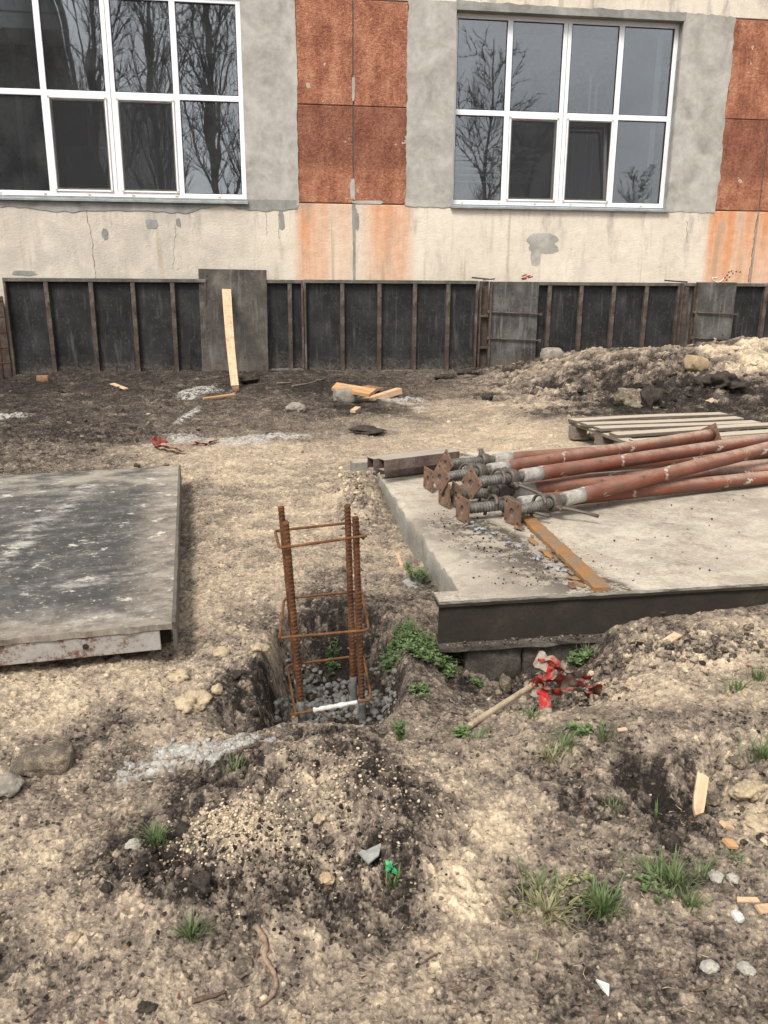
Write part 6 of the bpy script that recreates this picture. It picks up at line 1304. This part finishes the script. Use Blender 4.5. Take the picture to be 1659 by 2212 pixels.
# ---------------------------------------------------------------- loose crumbs, gravel, cement crust (uncountable)
def ico(sub):
    bm = bmesh.new(); bmesh.ops.create_icosphere(bm, subdivisions=sub, radius=1.0); bm.verts.index_update()
    V = np.array([q.co for q in bm.verts]); F = np.array([[q.index for q in f.verts] for f in bm.faces]); bm.free(); return V, F
ICO = {1: ico(1), 2: ico(2)}
def scatter(name, label, x, y, z, size, tone, cem, sub, mat, jag=0.35, cat=None, smooth=False, flat=0.8):
    V, F = ICO[sub]; N = len(x); nv = len(V)
    R = RNG.normal(size=(N, 3, 3)); Q, _ = np.linalg.qr(R)
    sc = size[:, None] * RNG.uniform(0.65, 1.25, (N, 3))
    P = V[None] * (1 + jag * RNG.uniform(-1, 1, (N, nv, 1))) * sc[:, None, :]
    P = np.einsum('nvk,nkj->nvj', P, Q); P[:, :, 2] *= flat
    P += np.stack([x, y, z], -1)[:, None, :]
    Fa = (F[None] + (np.arange(N) * nv)[:, None, None]).reshape(-1, 3)
    me = bpy.data.meshes.new(name); me.vertices.add(N * nv); me.vertices.foreach_set('co', P.astype(np.float32).ravel())
    me.loops.add(Fa.size); me.loops.foreach_set('vertex_index', Fa.astype(np.int32).ravel()); me.polygons.add(len(Fa)); me.polygons.foreach_set('loop_start', np.arange(0, Fa.size, 3, dtype=np.int32)); me.update(calc_edges=True)
    for k, a in (('tone', tone), ('cement', cem)):
        at = me.attributes.new(k, 'FLOAT', 'POINT'); at.data.foreach_set('value', np.repeat(a, nv).astype(np.float32))
    if smooth: me.polygons.foreach_set('use_smooth', np.ones(len(Fa), dtype=bool))
    me.materials.append(M[mat]); o = link(name, me); return tag(o, label, cat or 'soil', kind='stuff')
def free_of_things(x, y):
    lx, ly = slab_local(x, y); m1 = (lx > -0.02) & (ly > -0.01) & (ly < 2.7)
    dx, dy = x + 0.70, y - 2.57; c, s = math.cos(math.radians(13.2)), math.sin(math.radians(13.2)); ax, ay = dx * c + dy * s, -dx * s + dy * c
    m2 = (ax < 0.02) & (ay > -0.02) & (ay < 2.45)
    return ~(m1 | m2)
def crumbs(N, seed, smin, smax, sub, name, label, bias):
    rg = np.random.default_rng(seed); u = rg.uniform(-0.56, 0.56, N * 3); y = np.exp(rg.uniform(math.log(0.9), math.log(11.2), N * 3)); x = u * y
    z, t, c = terrain(x, y); zm = macro(x, y)
    lump = fbm(x * 3, y * 3, 123, 3)
    p = np.clip(bias * (1.05 - t) ** 1.3 + 0.0 + 0.5 * lump, 0.0, 1) * free_of_things(x, y)
    p = p * (1 + 1.2 * blob(x, y, -0.12, 1.55, 0.35, 0.3) + 1.5 * blob(x, y, 0.95, 2.6, 0.5, 0.14) + 1.2 * blob(x, y, 1.0, 1.7, 0.15, 0.3) + 1.5 * blob(x, y, 0.6, 2.3, 0.2, 0.12))
    k = rg.random(N * 3) < p; k = np.nonzero(k)[0][:N]; x, y, z, t = x[k], y[k], z[k], t[k]
    s = np.exp(rg.uniform(math.log(smin), math.log(smax), len(x))) * np.clip((y / 1.7), 0.75, 3.0) ** 0.6
    tt = np.clip(t + rg.normal(0, 0.13, len(x)) + 0.06, 0, 1)
    scatter(name, label, x, y, z + s * 0.25, s, tt, c[k], sub, 'soil')
crumbs(5000, 1, 0.0016, 0.0050, 1, 'soil_crumbs', 'fine loose soil crumbs strewn over the ground', 1.0)
crumbs(700, 2, 0.0040, 0.011, 2, 'soil_clods', 'loose soil clods of nut size strewn over the dug ground', 1.1)
def heap_crumbs(cx, cy, rx, ry, N, smin, smax, tone, sd, seed, name, label, sub=1):
    rg = np.random.default_rng(seed); x = cx + rx * rg.normal(0, 0.5, N); y = cy + ry * rg.normal(0, 0.5, N); ok = free_of_things(x, y); x, y = x[ok], y[ok]
    z, t, c = terrain(x, y); s = np.exp(rg.uniform(math.log(smin), math.log(smax), len(x))); scatter(name, label, x, y, z + s * 0.3, s, np.clip((t if tone is None else tone) + rg.normal(0, sd, len(x)), 0, 1), c * 0, sub, 'soil')
heap_crumbs(-0.32, 1.50, 0.13, 0.10, 900, 0.0012, 0.0045, 0.95, 0.08, 3, 'clay_crumbs', 'pale clay crumbs on the small cone of the spoil heap')
heap_crumbs(-0.08, 1.62, 0.26, 0.20, 900, 0.0012, 0.0050, 0.70, 0.25, 4, 'clay_crumbs', 'pale clay crumbs over the right half of the spoil heap')
heap_crumbs(-0.20, 1.42, 0.30, 0.14, 1100, 0.0014, 0.006, 0.25, 0.24, 5, 'soil_crumbs', 'dark and tan crumbs along the front of the spoil heap')
heap_crumbs(0.60, 2.36, 0.18, 0.13, 220, 0.003, 0.011, 0.38, 0.15, 6, 'soil_clods', 'brown crumbly soil under the hazard tape', 2)
heap_crumbs(1.02, 2.55, 0.48, 0.10, 420, 0.003, 0.015, 0.45, 0.15, 7, 'soil_clods', 'tan crumbly soil banked against the beam', 2)
heap_crumbs(0.98, 1.68, 0.20, 0.26, 200, 0.003, 0.010, 0.5, 0.2, 8, 'soil_clods', 'mixed clods round the crater at the right', 2)
heap_crumbs(-0.10, 4.55, 0.13, 0.45, 500, 0.004, 0.014, 0.6, 0.2, 9, 'soil_clods', 'tan loose soil along the left edge of the slab', 2)
heap_crumbs(3.3, 8.6, 1.8, 0.9, 250, 0.008, 0.03, None, 0.08, 12, 'soil_clods', 'clods on the slope of the far mound', 2)
def gravel():
    rg = np.random.default_rng(5); N = 560; x = -0.155 + rg.uniform(-0.19, 0.20, N); y = rg.uniform(2.33, 2.80, N)
    z, t, c = terrain(x, y); k = z < -0.10; x, y, z = x[k], y[k], z[k]; s = rg.uniform(0.004, 0.013, len(x))
    scatter('pit_gravel', 'grey cement coated gravel on the floor of the pit', x, y, z + s * 0.4, s, x * 0, x * 0, 2, 'gravel', 0.12, 'gravel', True)
gravel()
def crust():
    rg = np.random.default_rng(8); N = 110; a = np.array([(-0.687, 1.807, 0.000)[:2], (-0.588, 1.868, 0.001)[:2], (-0.490, 1.908, 0.004)[:2], (-0.392, 1.904, 0.014)[:2], (-0.328, 1.953, 0.012)[:2]])
    t = rg.uniform(0, len(a) - 1.001, N); i = t.astype(int); f = (t - i)[:, None]; p = a[i] * (1 - f) + a[i + 1] * f + rg.normal(0, 1, (N, 2)) * np.array([0.045, 0.04])
    z, _, _ = terrain(p[:, 0], p[:, 1]); s = np.exp(rg.uniform(math.log(0.0025), math.log(0.014), N)) * (0.7 + 0.6 * (t > 2.6))
    scatter('cement_crust', 'grey white spilled cement crust left of the pit', p[:, 0], p[:, 1], z - s * 0.05, s, p[:, 0] * 0, p[:, 0] * 0, 2, 'cement', 0.25, 'cement', False, 0.55)
crust()
def litter():
    rg = np.random.default_rng(21); m_ = MB(); N = 420
    u = rg.uniform(-0.5, 0.5, N); y = np.exp(rg.uniform(math.log(1.0), math.log(5.0), N)); x = u * y; ok = free_of_things(x, y); x, y = x[ok], y[ok]; z, _, _ = terrain(x, y)
    for i in range(len(x)):
        L = float(np.exp(rg.uniform(math.log(0.005), math.log(0.028)))); a = rg.uniform(0, 6.28); d = Vector((math.cos(a), math.sin(a), 0)) * L; c = Vector((x[i], y[i], z[i] + 0.002)); b = Vector((-d.y, d.x, 0)) * rg.uniform(-0.25, 0.25)
        m_.tube([c - d * 0.5, c + b, c + d * 0.5 + Vector((0, 0, rg.uniform(0, 0.004)))], [0.0006, 0.0011, 0.0006], 4)
    tag(m_.build('plant_litter', M['straw'], None, True), 'bits of dry straw and root fibre strewn over the ground', 'litter', kind='stuff')
    m_ = MB(); N = 170; u = rg.uniform(-0.48, 0.48, N); y = rg.uniform(1.08, 2.2, N); x = u * y; z, _, _ = terrain(x, y)
    for i in range(N):
        L = rg.uniform(0.003, 0.0065); a = rg.uniform(0, 6.28); d = Vector((math.cos(a), math.sin(a), 0.15)) * L; s = Vector((-math.sin(a), math.cos(a), 0.2)) * L * 0.4; c = Vector((x[i], y[i], z[i] + 0.0022))
        m_.add([c - d, c + s, c + d, c - s, c + Vector((0, 0, L * 0.35))], [(0, 1, 4), (1, 2, 4), (2, 3, 4), (3, 0, 4), (3, 2, 1, 0)])
    tag(m_.build('bud_scales', M['bud'], None, False), 'tiny reddish brown bud scales fallen on the foreground', 'litter', kind='stuff')
M['straw'] = simple('dry_straw', (0.34, 0.27, 0.17), 0.9, 0, 0.5, 40); M['bud'] = simple('bud_scale', (0.20, 0.075, 0.03), 0.7, 0, 0.4, 60)
litter()
def ledge_dirt():
    rg = np.random.default_rng(31); N = 260; lx = rg.uniform(0.03, 1.0, N); ly = rg.uniform(-0.032, 0.004, N); c, s_ = math.cos(SLAB_A), math.sin(SLAB_A)
    x = SLAB_O[0] + lx * c - ly * s_; y = SLAB_O[1] + lx * s_ + ly * c; s = np.exp(rg.uniform(math.log(0.0018), math.log(0.008), N))
    scatter('ledge_dirt', 'soil crumbs lying on the ledge under the slab beam', x, y, -0.0300 + s * 0.3, s, np.clip(0.30 + rg.normal(0, 0.16, N), 0, 1), x * 0, 1, 'soil')
ledge_dirt()
def slab_bits():
    rg = np.random.default_rng(9); N = 4200; lx = rg.uniform(0.16, 2.2, N); ly = rg.uniform(0.10, 2.0, N); d = lx - (0.66 - 0.28 * (ly - 0.15))
    pr = 0.03 + 0.75 * np.exp(-((d + 0.20) / 0.20) ** 2) * (ly < 1.2) + 0.4 * np.exp(-((d - 0.1) / 0.05) ** 2) * (ly < 0.6); k = rg.random(N) < pr; lx, ly = lx[k], ly[k]; c, s_ = math.cos(SLAB_A), math.sin(SLAB_A)
    x = SLAB_O[0] + lx * c - ly * s_; y = SLAB_O[1] + lx * s_ + ly * c; s = np.exp(rg.uniform(math.log(0.0014), math.log(0.006), len(x)))
    scatter('slab_crumbs', 'dark crumbs and flakes scattered on the slab', x, y, 0.128 + s * 0.2, s, np.clip(0.18 + rg.normal(0, 0.18, len(x)), 0, 1), x * 0, 1, 'soil')
    rg = np.random.default_rng(10); N = 26; ly = rg.uniform(0.12, 0.95, N); lx = 0.66 - 0.28 * (ly - 0.15) - rg.uniform(0.07, 0.13, N)
    x = SLAB_O[0] + lx * c - ly * s_; y = SLAB_O[1] + lx * s_ + ly * c; s = rg.uniform(0.004, 0.011, N)
    scatter('slag_gravel', 'bluish grey gravel bits along the rusty flat bar', x, y, 0.130 + s * 0.4, s, x * 0, x * 0, 2, 'slag', 0.2, 'gravel')
M['slag'] = simple('blue_grey_slag', (0.24, 0.27, 0.30), 0.5, 0, 0.35, 60)
slab_bits()

# ---------------------------------------------------------------- leafless trees and a gable behind the camera, mirrored in the windows
def bare_tree(label, base, H, kind, seed):
    r = random.Random(seed); t = thing('bare_tree', label, 'tree', base, (0, 0, r.uniform(0, 6)), 'leafless trees mirrored in the windows'); tr = MB(); cr = MB()
    def grow(mb, p, d, L, rad, lvl, n):
        pts = [p]; rr = [rad]; q = p.copy(); dd = d.copy(); k = 5 if lvl < 2 else 3
        for i in range(k):
            dd = (dd + Vector((r.gauss(0, 1), r.gauss(0, 1), r.gauss(0, 0.6) + (0.5 if kind == 'poplar' else 0.25))) * (0.10 + 0.04 * lvl)).normalized(); q = q + dd * (L / k); pts.append(q.copy()); rr.append(max(rad * (1 - 0.8 * (i + 1) / k), 0.007))
        mb.tube(pts, rr, n, False); return pts
    def side(d, ang):
        a = d.orthogonal().normalized(); a.rotate(Matrix.Rotation(r.uniform(0, 6.28), 3, d)); return (d * math.cos(ang) + a * math.sin(ang)).normalized()
    up = Vector((0, 0, 1)); tp_ = [Vector((0.12 * math.sin(i * 0.9), 0.1 * math.sin(i * 1.3 + 1), H * i / 10)) for i in range(11)]; r0 = H * (0.009 if kind == 'poplar' else 0.013)
    tr.tube(tp_, [r0 * (1 - 0.93 * i / 10) + 0.01 for i in range(11)], 8)
    n1 = 34 if kind == 'poplar' else 24
    for i in range(n1):
        f = (0.06 if kind == 'poplar' else 0.22) + 0.9 * (i / n1) ** 0.9 * (0.93 if kind == 'poplar' else 0.8); p = tp_[min(int(f * 10), 9)].lerp(tp_[min(int(f * 10) + 1, 10)], f * 10 % 1)
        ang = r.uniform(0.22, 0.42) if kind == 'poplar' else r.uniform(0.6, 1.1); L1 = H * (0.30 if kind == 'poplar' else 0.36) * (1.05 - f * 0.75) * r.uniform(0.7, 1.15)
        p1 = grow(cr, p, side(up, ang), L1, r0 * 0.42 * (1.1 - f), 1, 4)
        for j in range(8 if kind == 'broad' else 8):
            a = r.randint(1, 5); d1 = (p1[a] - p1[a - 1]).normalized(); p2 = grow(cr, p1[a], side(d1, r.uniform(0.3, 0.7)), L1 * r.uniform(0.25, 0.5), r0 * 0.16, 2, 3)
            for _ in range(6):
                b = r.randint(1, 3); d2 = (p2[b] - p2[b - 1]).normalized(); grow(cr, p2[b], side(d2, r.uniform(0.3, 0.8)), L1 * r.uniform(0.10, 0.24), 0.018, 3, 3)
    tr.build('trunk', M['tree'], t, True); cr.build('crown', M['tree'], t, True); return t
for i, (x, y, h) in enumerate(((-7.4, -21, 22), (-4.6, -19, 22), (-2.0, -22, 20), (0.4, -19, 23), (3.2, -22, 21))):
    bare_tree('tall leafless poplar mirrored in the left window', (x, y, 0), h, 'poplar', 100 + i)
bare_tree('broad leafless tree mirrored in the left panes of the right window', (14.0, -19, 0), 12.5, 'broad', 200)
bare_tree('low leafless tree mirrored beside the broad one in the right window', (17.8, -22, 0), 10.0, 'broad', 201)
bare_tree('small leafless tree mirrored low in the right panes of the right window', (25.5, -24, 0), 7.5, 'broad', 202)
gb = thing('gable_building', 'dark gabled building mirrored in the upper left panes of the left window', 'building', (-11.0, -27, 0))
MB().prism_y([(-6.0, 0), (6.0, 0), (6.0, 6), (3.6, 19), (-3.6, 19), (-6.0, 6)], -5, 0).build('wall', M['far_wall'], gb)
MB().prism_y([(-6.2, 5.6), (-3.7, 19.2), (3.7, 19.2), (6.2, 5.6), (6.4, 5.6), (3.9, 19.5), (-3.9, 19.5), (-6.4, 5.6)], -5.2, 0.2).build('roof', M['far_wall'], gb)
